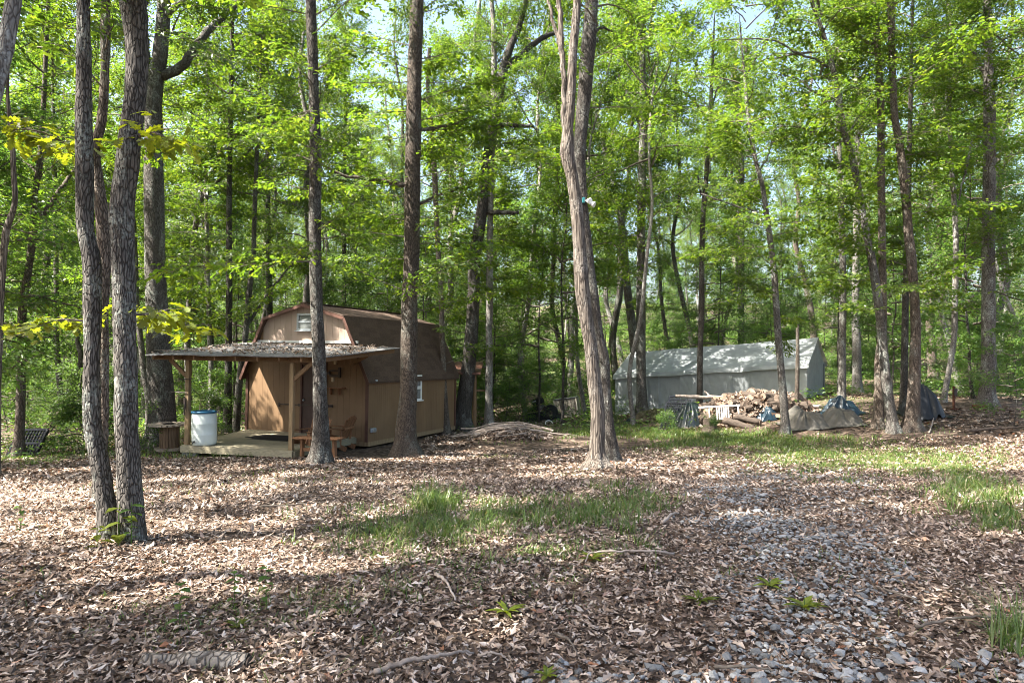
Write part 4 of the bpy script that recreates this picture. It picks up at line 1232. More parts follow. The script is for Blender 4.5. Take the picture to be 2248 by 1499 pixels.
def far_woods():
    'leaf mass of the wood that closes the view uphill'
    rs = np.random.default_rng(98)
    n = 150000
    y = rs.uniform(72, 118, n)
    x = rs.uniform(-1, 1, n) * .86 * y
    zc = vnoise(x * .22, y * .22, 0, 99)
    h = rs.random(n) ** .85 * (26 + 16 * zc)
    lump = vnoise(x * .45, y * .45, h * .5, 100)
    k = lump > .36
    x, y, h = x[k], y[k], h[k]
    n = len(x)
    az = rs.uniform(0, 6.28, n)
    V, F = put_leaves(LT_SIMPLE, np.stack([x, y, g(x, y) + h + .2], -1), np.stack([np.cos(az), np.sin(az), rs.normal(-.2, .35, n)], -1), np.stack([rs.normal(0, .6, n), rs.normal(0, .6, n), np.ones(n)], -1), .48 * rs.uniform(.5, 1.3, n))
    tag(link('far_woods', np_mesh('far_woods', V, [F], M['leaf_canopy'])), 'far-off green wood closing the view up the slope', 'woods', None, 'stuff')
far_woods()

# trees beside and behind the viewer, whose crowns throw the dappled shade
BROAD = ((-18, 11, 0, 1.05, 6), (-13, -2, 5, 1.05, 7), (-20, 18, 3, 1.1, 6), (-14.8, 10, 3, 1.0, 6.5), (-8, -4.5, 1, 1.0, 7.5), (11.5, 9.0, 0, .9, 7.5), (14, 15, 3, 1.0, 7), (-22, 6, 1, 1.1, 6))
SLIM = ((-6.2, 2.6, 0, .9, 10), (-7.4, 4.2, 3, .8, 10), (-8.7, 5.0, 1, .9, 10), (-9.9, 8.7, 5, .9, 10), (-11.6, 10.2, 3, .85, 9.5), (-12.4, 12.2, 1, .9, 9), (-6.6, .8, 5, .9, 10), (-8.9, 2.3, 3, .9, 10), (-10.6, 5.6, 0, .9, 10), (-5.0, .3, 1, .95, 8),
        (-3.2, -.8, 0, .9, 7), (-7.5, -.8, 0, .9, 8), (-4.2, 3.9, 4, .8, 8), (-11.7, 7.6, 4, .9, 10), (-7.8, 6.0, 4, .7, 11))
for x, y, k, s, lift in BROAD + SLIM:
    far_tree(x, y, k, s, 'woodland tree standing outside the picture beside the clearing', 'trees around the clearing', 'forest_tree', None, lift, 0 if (x, y, k, s, lift) in SLIM else .9)
for x, y, k, s in ((-11.4, 14.5, 0, 1.4), (-10.9, 12.9, 2, 1.35), (-12.6, 16.2, 1, 1.4), (-9.4, 10.6, 2, 1.1), (-13.6, 18.0, 0, 1.35)):
    small_tree(x, y, k, s, 'leafy understory tree standing outside the picture left of the porch', 'understory trees beside the clearing')
# ------------------------------------------------------------------ the shed
S_YAW, S_RX, S_RY = .3961, -.0099, .0138
SM = Matrix.Translation((-3.8863, 18.4175, CZ - 2.4004)) @ (Matrix.Rotation(-S_YAW, 4, 'Z') @ Matrix.Rotation(S_RY, 4, 'Y') @ Matrix.Rotation(S_RX, 4, 'X'))
SMI = SM.inverted()
def splane(px, py, p0, n):
    'local point on a plane of the shed seen at a photograph pixel'
    o = SMI @ Vector((0, 0, CZ))
    d = (SMI.to_3x3() @ Vector(((px - CX) / FPX, 1, (HY - py) / FPX)))
    n, p0 = Vector(n), Vector(p0)
    return o + d * ((p0 - o).dot(n) / d.dot(n))
W_, L_, HWL, HK, HA, IK = 4.2757, 5.088, 1.80, 3.3517, 3.7199, .7446
shed = thing('storage_shed', 'brown gambrel-roofed wooden shed with a porch among the trees', 'shed')
shed.matrix_world = SM
def roof_h(x):
    d = min(-x, W_ + x)
    return HWL + (HK - HWL) * d / IK if d < IK else HK + (HA - HK) * (d - IK) / (W_ / 2 - IK)
# inner walls
wl = MB()
wl.prism([(-W_ + .02, 0), (-.008, 0), (-.008, HWL), (-IK, HK - .03), (-W_ / 2, HA - .03), (-W_ + IK, HK - .03), (-W_ + .02, HWL)], .008, L_ - .02)
wl.obj('wall', M['siding'], shed)
# front boards: below the porch roof and in the gable
FR = [(-2.26, -1.42)]
nb = 21
for i in range(nb):
    x0, x1 = -W_ + W_ * i / nb + .0025, -W_ + W_ * (i + 1) / nb - .0025
    dy = rng.uniform(0, .0008)
    if not (x0 < -1.42 and x1 > -2.24):
        zt0, zt1 = min(roof_h(x0), 2.66), min(roof_h(x1), 2.66)
        MB().hexa([(x0, -dy, 0), (x1, -dy, 0), (x1, .03, 0), (x0, .03, 0), (x0, -dy, zt0), (x1, -dy, zt1), (x1, .03, zt1), (x0, .03, zt0)]).obj('siding_board', M['siding'], shed)
    if min(roof_h(x0), roof_h(x1)) > 2.80 :
        MB().hexa([(x0, -dy, 2.72), (x1, -dy, 2.72), (x1, .03, 2.72), (x0, .03, 2.72), (x0, -dy, roof_h(x0)), (x1, -dy, roof_h(x1)), (x1, .03, roof_h(x1)), (x0, .03, roof_h(x0))]).obj('gable_board', M['siding_gable'], shed)
# door left ajar beside the tree
dr = box_obj('door', (-1.83, .012, 1.02), (.80, .04, 2.02), M['door_dark'], shed)
for x in (-2.25, -1.41):
    box_obj('door_frame', (x, -.015, 1.03), (.06, .04, 2.06), M['trim'], shed)
box_obj('door_frame', (-1.83, -.015, 2.085), (.90, .04, .06), M['trim'], shed)
MB().lathe([(0, 0), (.028, .004), (.034, .02), (.028, .036), (0, .042)], 10).obj('door_knob', M['alu'], dr, True, (-.33, -.02, .03), (R(90), 0, 0))
lb = MB().bar((-3.05, -.03, .90), (-1.90, -.03, .915), .018, .03)
lb.box((-3.03, -.02, .88), (.05, .03, .11)).box((-2.3, -.025, .905), (.06, .03, .07))
lb.obj('latch_bar', M['iron'], shed)
# white flashing, fascia and corner trim
MB().bar((-W_ + .36, -.03, 2.69), (-.36, -.03, 2.69), .06, .07).obj('flashing', M['flash'], shed)
E1 = (.09, 1.63)
OUT = [(E1[0], E1[1]), (-IK, HK + .04), (-W_ / 2, HA + .05), (-W_ + IK, HK + .04), (-W_ - E1[0], E1[1])]
for (x0, z0), (x1, z1) in zip(OUT, OUT[1:]):
    MB().bar((x0, -.16, z0 - .055), (x1, -.16, z1 - .055), .028, .085, (0, 0, 1)).obj('rake_trim', M['trim'], shed)
for x in (-.045, -W_ + .045):
    box_obj('corner_trim', (x, -.012, .88), (.09, .028, 1.76), M['trim'], shed)
box_obj('corner_trim', (.012, L_ - .05, .88), (.028, .09, 1.76), M['trim'], shed)
# roof and its shingles
rf = MB()
inner = [(x, z - .05) for x, z in OUT]
for (a, b), (c, d) in zip(zip(OUT, OUT[1:]), zip(inner, inner[1:])):
    rf.prism([c, d, b, a], -.15, L_ + .10)
roof = rf.obj('roof', M['shingle'], shed)
def course(p0, p1, rows, tab, single):
    'rows of shingle tabs from eave point to upper point'
    (x0, z0), (x1, z1) = p0, p1
    u = np.array([x1 - x0, z1 - z0]); ln = np.linalg.norm(u); u = u / ln
    nrm = np.array([-u[1], u[0]]) * (1 if -u[1] > 0 or u[0] > 0 else -1)
    nrm = np.array([u[1], -u[0]]) if u[1] * 1 > 0 and x0 > -W_ / 2 else np.array([u[1], -u[0]])
    allm = MB()
    y0, y1 = -.17, L_ + .11
    ny = int(round((y1 - y0) / tab))
    for r in range(rows):
        a = ln * r / rows - .01
        b = ln * (r + 1) / rows + .03
        for k in range(ny + 1):
            ya = y0 + (k - .5 * (r % 2)) * tab + .0004
            yb = min(ya + tab - .0008, y1)
            ya = max(ya, y0)
            if yb - ya < .03:
                continue
            t0 = .006 + random.uniform(0, .001)
            P = []
            for off in (0.002, 1):
                for s_, y_, tt in ((a, ya, t0), (a, yb, t0), (b, yb, .006), (b, ya, .006)):
                    q = np.array([x0, z0]) + u * s_ + nrm * (off * tt if off == 1 else .001)
                    P.append((q[0], y_, q[1]))
            if single:
                MB().hexa(P).obj('shingle', M['shingle'], roof)
            else:
                allm.hexa(P)
    if not single:
        o = allm.obj('shingle', M['shingle'], roof)
        o['kind'] = 'stuff'
course(OUT[0], OUT[1], 13, .262, True)
course(OUT[1], OUT[2], 10, .262, False)
box_obj('ridge_cap', (-W_ / 2, L_ / 2, HA + .065), (.24, L_ + .26, .025), M['shingle'], roof)
# moss and fallen leaves on the upper slope
# side wall boards and window
ns = 50
wy0, wy1, wz0, wz1 = 2.02, 2.74, 1.0, 1.76
for i in range(ns):
    y0, y1 = L_ * i / ns + .0025, L_ * (i + 1) / ns - .0025
    dx = rng.uniform(0, .002)
    for za, zb in (((0, HWL + .02),) if y1 < wy0 or y0 > wy1 else ((0, wz0),)):
        MB().hexa([(-.02, y0, za), (dx, y0, za), (dx, y1, za), (-.02, y1, za), (-.02, y0, zb), (dx, y0, zb), (dx, y1, zb), (-.02, y1, zb)]).obj('siding_board', M['siding'], shed)
def window(parent, c, wd, h, axis, fm, name='window'):
    'double-hung window; axis x: faces +x, axis y: faces -y'
    rot = (0, 0, 0) if axis == 'y' else (0, 0, R(90))
    f = MB()
    t = .04
    f.box((-wd / 2 + t / 2, 0, 0), (t, .06, h)).box((wd / 2 - t / 2, 0, 0), (t, .06, h))
    f.box((0, 0, h / 2 - t / 2), (wd - 2 * t, .06, t)).box((0, 0, -h / 2 + t / 2), (wd - 2 * t, .06, t))
    f.box((0, -.01, 0), (wd - 2 * t, .05, t * .9)).box((0, -.03, -h / 2 - .015), (wd + .06, .10, .03))
    o = f.obj(name, fm, parent, False, c, rot)
    for s in (-1, 1):
        box_obj('pane', (0, .012 * s, s * h / 4), (wd - 2 * t, .008, h / 2 - t * 1.4), M['glass'], o)
        fr = MB()
        ww, hh = wd - 2 * t, h / 2 - t * 1.2
        fr.box((-ww / 2 + .01, -.012, s * h / 4), (.02, .02, hh)).box((ww / 2 - .01, -.012, s * h / 4), (.02, .02, hh))
        fr.box((0, -.012, s * h / 4 + hh / 2 - .012), (ww - .04, .02, .02)).box((0, -.012, s * h / 4 - hh / 2 + .012), (ww - .04, .02, .02))
        fr.obj('sash', fm, o)
    return o
window(shed, (-W_ / 2, -.03, 3.245), .56, .47, 'y', M['alu'])['label'] = 'small grey metal gable window'
window(shed, (.025, (wy0 + wy1) / 2, (wz0 + wz1) / 2), wy1 - wy0, wz1 - wz0, 'x', M['white'])['label'] = 'white side window'
# sill board along the foot of the side wall and skids
box_obj('skid', (-.05, L_ / 2, -.06), (.12, L_, .12), M['lumber'], shed)
box_obj('skid', (-W_ / 2, .06, -.06), (W_ - .1, .1, .12), M['lumber'], shed)
# fixtures
o = MB().box((0, 0, 0), (.05, .17, .13), None, .008).box((.04, .04, -.01), (.05, .10, .06), None, .008)
o.obj('wall_light', M['alu'], shed, False, (.03, .20, 1.66))
o = MB().box((0, 0, 0), (.06, .24, .12), None, .01).box((.04, .05, 0), (.03, .06, .05)).box((.04, -.05, 0), (.03, .06, .05))
o.obj('outlet_box', M['alu'], shed, False, (.035, .19, .31))
box_obj('junction_box', (-1.08, -.03, 2.13), (.09, .06, .10), M['beigebox'], shed, None, .008)
# bracket, shelf, hooks on the wall
b = MB().box((-1.33, -.05, 1.83), (.16, .05, .07)).box((-1.1, -.05, 1.90), (.3, .05, .05)).box((-1.1, -.05, 1.76), (.3, .05, .05)).box((-.93, -.05, 1.85), (.06, .06, .28))
b.obj('wall_bracket', M['iron'], shed)
box_obj('switch_box', (-1.16, -.03, 1.66), (.07, .05, .13), M['beigebox'], shed, None, .006)
sh = box_obj('wall_shelf', (-1.05, -.10, 1.43), (.62, .20, .025), M['cedar'], shed)
for x in (-.14, .14):
    MB().prism([(x - .012, 0), (x + .012, 0), (x + .012, -.19), (x - .012, -.19)], -.02, .085).obj('shelf_bracket', M['cedar'], sh)
hk = MB().box((-1.33, -.03, .92), (.36, .03, .07))
for k in range(4):
    hk.tube([(-1.46 + k * .09, -.04, .93), (-1.46 + k * .09, -.09, .92), (-1.46 + k * .09, -.10, .95)], .008, 6)
hk.obj('hook_rail', M['iron'], shed)

# ---- porch: deck, posts, beam, rafters, roof
DFL, DFR, DBR, DBL = np.array([-2.945, -3.44]), np.array([-.066, -2.889]), np.array([-.40, -.02]), np.array([-4.15, -.02])
DZ = .12
deck = MB()
for k in range(5):
    t = k / 4
    a, b = DFL + (DFR - DFL) * (.01 + .98 * t), DBL + (DBR - DBL) * (.01 + .98 * t)
    deck.bar((a[0], a[1] + .05, DZ - .11), (b[0], b[1] - .05, DZ - .11), .045, .15)
dk = deck.obj('deck', M['lumber'], shed)
nd = 23
for k in range(nd):
    t0, t1 = (k + .03) / nd, (k + .97) / nd
    P = [DFL + (DBL - DFL) * t0, DFR + (DBR - DFR) * t0, DFR + (DBR - DFR) * t1, DFL + (DBL - DFL) * t1]
    e = rng.uniform(-.012, .012)
    dz = rng.uniform(0, .004)
    MB().hexa([(p[0] + e, p[1], DZ - .03) for p in P] + [(p[0] + e, p[1], DZ + dz) for p in P]).obj('deck_board', M['deck'], dk)
fd = (DFR - DFL) / np.linalg.norm(DFR - DFL)
fn = np.array([fd[1], -fd[0]])
MB().bar((*(DFL + fn * .03), DZ - .085), (*(DFR + fn * .03), DZ - .085), .035, .15).obj('rim_board', M['deck'], dk)
MB().bar((*(DFR + fd * .025), DZ - .095), (*(DBR + fd * .025), DZ - .095), .035, .15).obj('rim_board', M['deck'], dk)
box_obj('foundation_block', (DFL[0] + .18, DFL[1] + .15, -.14), (.38, .22, .18), M['stone'], dk, (0, 0, .19), .01)
PL, PR = Vector((-2.90, -3.31, DZ)), Vector((-.15, -2.85, DZ))
BZ = 2.15
for p in (PL, PR):
    box_obj('porch_post', (p.x, p.y, (DZ + BZ) / 2), (.10, .10, BZ - DZ - .006), M['lumber'], shed, (0, 0, .17), .006)
pd = (PR - PL).normalized()
pn = Vector((pd.y, -pd.x, 0))
f0 = PL + pn * .42
RFL = splane(318, 779, f0, pn)
RFR = splane(718, 784, f0, pn)
RBR = splane(879, 765, (0, -.10, 0), (0, 1, 0))
RBL = splane(540, 753, (0, -.10, 0), (0, 1, 0))
A_, B_ = PL - pd * .95, PR + pd * .55
MB().bar((A_.x, A_.y, BZ + .075), (B_.x, B_.y, BZ + .075), .09, .14).obj('beam', M['lumber_y'], shed)
MB().bar((A_.x, A_.y, BZ + .075), (B_.x, B_.y, BZ + .075), .09, .14)
def brace(p, s, parent=shed):
    a = p + Vector((0, 0, BZ - DZ - .42))
    e = p + pd * s * .52 + Vector((0, 0, BZ - DZ + .02))
    MB().bar(tuple(a), tuple(e), .05, .09).obj('brace', M['lumber_y'], parent)
brace(PL, -1)
brace(PR, 1)
MB().bar(tuple(splane(777, 797, (0, -.06, 0), (0, 1, 0))), tuple(splane(822, 771, (0, -.6, 0), (0, 1, 0))), .05, .09).obj('brace', M['lumber_y'], shed)
pr = MB()
nu, nv = 26, 8
TH = .022
def roofpt(u, v):
    a = RFL + (RFR - RFL) * u
    b = RBL + (RBR - RBL) * u
    p = a + (b - a) * v
    return p
def roof_fn(off):
    def fn(u, v):
        X, Y, Z = np.zeros_like(u), np.zeros_like(u), np.zeros_like(u)
        for i in range(u.shape[0]):
            for j in range(u.shape[1]):
                p = roofpt(u[i, j], v[i, j])
                X[i, j], Y[i, j], Z[i, j] = p
        Z = Z + .02 * (vnoise(X * 2.5, Y * 1.4, 0, 61) - .5) - .018 * (1 - v) * vnoise(X * 5, 0, 0, 62) + off
        return X, Y, Z
    return fn
top_, bot_ = sheet(roof_fn(TH), nu, nv), sheet(roof_fn(0), nu, nv)
pm = MB()
pm.add(top_.v[0], top_.q[0])
pm.add(bot_.v[0], bot_.q[0][:, ::-1])
n1 = nu * nv
edge = [(i * nv, (i + 1) * nv) for i in range(nu - 1)] + [((nu - 1) * nv + j, (nu - 1) * nv + j + 1) for j in range(nv - 1)] + [((i + 1) * nv + nv - 1, i * nv + nv - 1) for i in range(nu - 1)] + [(j + 1, j) for j in range(nv - 1)]
pm.q.append(np.array([(a, b, b + n1, a + n1) for a, b in edge]))
porch_roof = pm.obj('porch_roof', M['roof_felt'], shed)
for k in range(9):
    u = .03 + .94 * k / 8
    a, b = roofpt(u, .025), roofpt(u, .98)
    MB().bar((a.x, a.y, a.z - .065), (b.x, b.y, b.z - .065), .04, .10).obj('rafter', M['lumber_y'], porch_roof)
a, b = roofpt(.0, .012), roofpt(1, .012)
# leaf debris and fallen twigs lying on the porch roof
rs = np.random.default_rng(63)
n = 1500
U, Vv = rs.random(n), rs.random(n) ** .8
keep = vnoise(U * 7, Vv * 3, 0, 64) > .42
U, Vv = U[keep], Vv[keep]
P = np.array([np.array(roofpt(a_, b_)) for a_, b_ in zip(U, Vv)])
P[:, 2] += .03 + rs.random(len(P)) * .025
az = rs.uniform(0, 6.28, len(P))
Vx, Fx = put_leaves(LT_LITTER2, P, np.stack([np.cos(az), np.sin(az), rs.normal(0, .3, len(P))], -1), np.stack([rs.normal(0, .5, len(P)), rs.normal(0, .5, len(P)), np.ones(len(P))], -1), .09 * rs.uniform(.6, 1.3, len(P)))
o = link('leaf_debris', np_mesh('leaf_debris', Vx, [Fx], M['litter']), porch_roof)
o['kind'] = 'stuff'
for k in range(46):
    u, v = rs.random(), rs.random() * .9 + .05
    p = roofpt(u, v); az = rs.uniform(0, 6.28); ln = rs.uniform(.15, .7)
    q = Vector((math.cos(az) * ln, math.sin(az) * ln * .6, 0)) + p
    m_ = (p + q) / 2 + Vector((rs.normal(0, .04), rs.normal(0, .04), .06))
    MB().tube([tuple(p + Vector((0, 0, .04))), tuple(m_ + Vector((0, 0, .01))), tuple(q + Vector((0, 0, .05 + .1 * (q.y - p.y))))], [.009, .007, .003], 5).obj('twig', M['stick'], porch_roof)
# rods and a hanging iron strap on the left post
for py, x0, x1 in ((832, 392, 428), (861, 374, 410)):
    a, b = splane(x0, py - 1, PL + pn * .07, pn), splane(x1, py + 1, PL + pn * .07, pn)
    MB().tube([tuple(a), tuple(b)], .012, 6).obj('hanger_rod', M['iron'], shed)
a, b = splane(405, 872, PL + pn * .08, pn), splane(404, 911, PL + pn * .08, pn)
MB().tube([tuple(a), tuple((a + b) / 2 + Vector((.02, 0, 0))), tuple(b)], [.02, .026, .018], 8).obj('iron_strap', M['iron'], shed)

# ------------------------------------------------------------------ things on and around the porch
def W(p):
    return SM @ Vector(p)
rug = thing('doormat', 'black rectangular mat lying on the porch deck', 'doormat', W((-1.7, -1.3, DZ + .01)), (0, 0, -S_YAW))
sht = sheet(lambda u, v: (u * 2.35 - 1.18 + .1 * v, v * .95 - .48 + .12 * u, .006 + .004 * vnoise(u * 9, v * 6, 0, 66)), 20, 10)
sht.obj('rubber_sheet', M['mat_black'], rug)
box_obj('border', (0, 0, .002), (2.30, .8, .006), M['rubber'], rug, (0, 0, .05))

bp = W((-2.55, -3.12, DZ + .006))
brl = thing('rain_barrel', 'white plastic barrel with blue rim at the porch deck corner', 'barrel', bp)
r = .285
MB().lathe([(0, 0), (r * .9, 0), (r * .96, .03), (r, .10), (r, .24), (r * 1.015, .255), (r, .27), (r, .50), (r * 1.015, .515), (r, .53), (r * .98, .72), (r * .92, .79), (0, .79)], 40).obj('body', M['barrel'], brl, True)
MB().lathe([(r * .93, .765), (r * 1.02, .765), (r * 1.03, .80), (r * .99, .815), (r * .93, .815), (r * .92, .795), (0, .79)], 40).obj('rim', M['blue'], brl, True)
sp = MB().tube([(0, 0, 0), (0, -.09, 0), (0, -.11, -.03)], [.018, .016, .014], 8).box((0, -.06, .025), (.08, .014, .014)).tube([(-.06, -.02, .02), (-.03, -.03, -.02)], .008, 6)
sp.obj('spigot', M['black'], brl, False, (-.13, -.24, .09))

tp = gp(368, 993)
tb = thing('spool_table', 'wooden cable spool used as a table left of the porch post', 'table', (tp.x, tp.y + .1, g(tp.x, tp.y) + .03))
MB().disc((0, 0, 0), .36, .065, 32).obj('bottom_disc', M['spool_top'], tb)
for k in range(18):
    a = k / 18 * 2 * math.pi
    box_obj('stave', (math.cos(a) * .215, math.sin(a) * .215, .335), (.03, .068, .57), M['spool'], tb, (0, 0, a), .005)
MB().disc((0, 0, .05), .19, .56, 18).obj('core', M['iron'], tb)
for k in range(9):
    x = -.52 + 1.04 * (k + .5) / 9
    hl = math.sqrt(max(.53 ** 2 - (abs(x) + .058) ** 2, .02))
    box_obj('plank', (x, 0, .648), (.112, hl * 2, .045), M['spool_top'], tb, None, .004)
MB().lathe([(.06, 0), (.12, 0), (.13, .015), (.12, .03), (.06, .03), (.055, .015), (.06, 0)], 20).obj('flange', M['iron'], tb, True, (.02, -.1, .675))
cp = MB()
rs = np.random.default_rng(67)
for k in range(9):
    a = rs.uniform(0, 6.28)
    cp.tube([(-.02, .02, .68), (-.02 + .12 * math.cos(a), .02 + .12 * math.sin(a), .715), (-.02 + .25 * math.cos(a), .02 + .25 * math.sin(a), .69)], [.008, .006, .003], 5)
tw_ = cp.obj('twig_bundle', M['stick'], None, False, tb.location + Vector((-.1, -.05, 0)))
tag(tw_, 'dry twigs left lying on top of the spool table', 'twigs')

def adirondack(name, label, loc, rz):
    'faces +x before turning'
    t = thing(name, label, 'chair', loc, (0, 0, rz), 'garden chairs by the porch')
    m = M['cedar']
    for s in (-1, 1):
        MB().bar((.28, s * .30, 0), (.28, s * .30, .56), .10, .035, (1, 0, 0)).obj('front_leg', m, t)
        MB().bar((.34, s * .26, .36), (-.46, s * .26, .04), .03, .12).obj('side_rail', m, t)
        box_obj('armrest', (-.02, s * .33, .58), (.74, .13, .022), m, t, None, .006)
        MB().bar((-.30, s * .29, .14), (-.34, s * .29, .57), .07, .03, (1, 0, 0)).obj('rear_leg', m, t)
    for k in range(6):
        f = k / 5
        box_obj('seat_slat', (.32 - .52 * f, 0, .385 - .205 * f), (.085, .50, .02), m, t, (0, R(-21.5), 0), .004)
    for k in range(7):
        y = -.255 + .085 * k
        top = .98 - .9 * y * y * 1.6
        a = (-.20, y * .82, .20)
        ln = (top - .2)
        MB().bar(a, (-.20 - ln * .42, y * 1.12, .20 + ln * .9), .074, .018, (1, 0, .42)).obj('back_slat', m, t)
    MB().bar((-.42, -.27, .58), (-.42, .27, .58), .03, .06).obj('back_rail', m, t)
    return t
cz = lambda p: Vector((p.x, p.y, float(g(p.x, p.y)) - .01))
adirondack('adirondack_chair', 'reddish slatted garden chair seen from its side by the shed front corner', cz(W((-.62, -.62, 0))), R(168))
adirondack('adirondack_chair', 'reddish slatted garden chair with rounded back half behind the sunlit trunk', cz(W((-.55, -1.75, 0))), R(-118))
bn = thing('garden_bench', 'low plain wooden bench at the deck edge between post and trunk', 'bench', cz(W((.55, -2.75, 0))), (0, 0, -.24))
for k in range(3):
    box_obj('seat_plank', (0, -.12 + .12 * k, .47), (1.15, .11, .03), M['cedar'], bn, None, .004)
for s in (-1, 1):
    MB().bar((s * .42, 0, 0), (s * .40, 0, .455), .12, .05, (1, 0, 0)).obj('leg', M['cedar'], bn)
MB().bar((-.4, 0, .2), (.4, 0, .2), .04, .08).obj('stretcher', M['cedar'], bn)

# lean-to behind the shed
lp = at(1042, 925, 23.8)
lt = thing('lean_to', 'small rough lean-to of poles behind the shed corner', 'shelter', (lp.x, lp.y, float(g(lp.x, lp.y))))
h0 = float(lt.location.z)
tz = CZ + (HY - 822) / FPX * 23.8 - h0
MB().tube([(0, 0, -.1), (.01, 0, tz)], [.07, .06], 8).obj('post', M['lumber_y'], lt)
MB().tube([(-.1, 1.4, -.1), (-.1, 1.4, tz + .3)], [.07, .06], 8).obj('post', M['lumber_y'], lt)
MB().hexa([(-1.1, -.25, tz), (.22, -.25, tz), (.22, 1.7, tz + .35), (-1.1, 1.7, tz + .35), (-1.1, -.25, tz + .07), (.22, -.25, tz + .07), (.22, 1.7, tz + .42), (-1.1, 1.7, tz + .42)]).obj('roof', M['trim'], lt)
rz_ = CZ + (HY - 857) / FPX * 23.8 - h0
MB().bar((-.05, 0, rz_), (.5, .1, rz_), .06, .06).obj('rail', M['lumber_y'], lt)
# ------------------------------------------------------------------ the tent
T_YAW, T_O = .602, Vector((4.642, 30.648, CZ - 2.856))
TW, TLN, THW, THA, TILT = 3.6, 8.04, 1.85, 2.905, .072
tent = thing('carport_tent', 'long grey fabric carport tent with sagging walls', 'tent', T_O, (0, 0, -T_YAW))
TM = Matrix.Translation(T_O) @ Matrix.Rotation(-T_YAW, 4, 'Z')
def t_ground(x, y):
    c, s = math.cos(-T_YAW), math.sin(-T_YAW)
    return g(T_O.x + x * c - y * s, T_O.y + x * s + y * c) - T_O.z
def wall_panel(x0, x1, seed, off=0.0, name='wall_panel', fold=.05):
    def fn(u, v):
        x = x0 + (x1 - x0) * u
        zt = THW + TILT * x + .02
        zb = t_ground(x, 0 * x) + .02
        z = zb + (zt - zb) * (1 - v)
        hang = v * (.2 + .8 * v)
        y = off - .04 - fold * 3.0 * hang * (vnoise(x * 2.6 + .8 * z, z * .25, 0, seed) - .4) - .10 * hang * (vnoise(x * 6.5 + z * 1.1, z * .5, 0, seed + 1) - .5) - .03 * (vnoise(x * 14 + 5 * z, z * 3, 0, seed + 2) - .5) + .03 * np.sin(np.pi * v) 
        return x, y, z
    return sheet(fn, max(12, int((x1 - x0) * 16)), 26).obj(name, M['tent'], tent, True)
wall_panel(0, 1.55, 401)
wall_panel(1.50, 3.05, 404, .10)
wall_panel(3.0, 5.2, 407, .0)
wall_panel(5.15, 8.04, 410, .03)
def roof_panel(front):
    def fn(u, v):
        x = -.08 + (TLN + .16) * u
        hv = v
        half = TW / 2 + .12
        y = (-.12 + half * hv) if front else (TW + .12 - half * hv)
        ribs = np.abs(np.sin(np.pi * (x / TLN) * 4))
        z = THW + TILT * x + (THA - THW) * hv - .045 * ribs * np.sin(np.pi * np.clip(hv, 0, 1)) + .03 * (vnoise(x * 1.8, hv * 3, 0, 420) - .5) - .02 * ribs * (hv > .98)
        z = z - np.where(hv < .03, .16, 0) + .05 * np.where(hv < .03, vnoise(x * 2.4, 0, 0, 421), 0)
        return x, y, z
    return sheet(fn, 110, 34).obj('roof_panel', M['tent'], tent, True)
roof_panel(True)
roof_panel(False)
def gable(x, seed):
    def fn(u, v):
        y = TW * u
        top = THW + TILT * x + (THA - THW) * (1 - np.abs(2 * u - 1)) - .02
        zb = t_ground(x + 0 * y, y) + .01
        z = zb + (top - zb) * v
        xx = x - .02 + .05 * (vnoise(y * 2.5, z * .4, 0, seed) - .5) * (1.1 - v) + .03 * (vnoise(y * 7, z * .6, 0, seed + 1) - .5)
        return xx, y, z
    return sheet(fn, 44, 26).obj('gable_panel', M['tent'], tent, True)
gable(TLN, 430)
gable(0.0, 433)
box_obj('door_flap', (TLN + .02, TW - .32, 1.45), (.03, .03, 1.9), M['black'], tent)
def back_wall():
    def fn(u, v):
        x = TLN * u
        zb = t_ground(x, TW + 0 * x)
        z = zb + (THW + TILT * x - zb) * (1 - v)
        return x, TW + .02 * (vnoise(x * 4, z, 0, 440) - .5), z
    sheet(fn, 60, 8).obj('wall_panel', M['tent'], tent, True)
back_wall()
fr = []
for k in range(5):
    x = .05 + (TLN - .1) * k / 4
    z = THW + TILT * x - .06
    MB().tube([(x, .05, t_ground(x, .05)), (x, .05, z), (x, TW / 2, z + THA - THW), (x, TW - .05, z), (x, TW - .05, t_ground(x, TW))], .02, 6).obj('frame_pipe', M['alu'], tent)
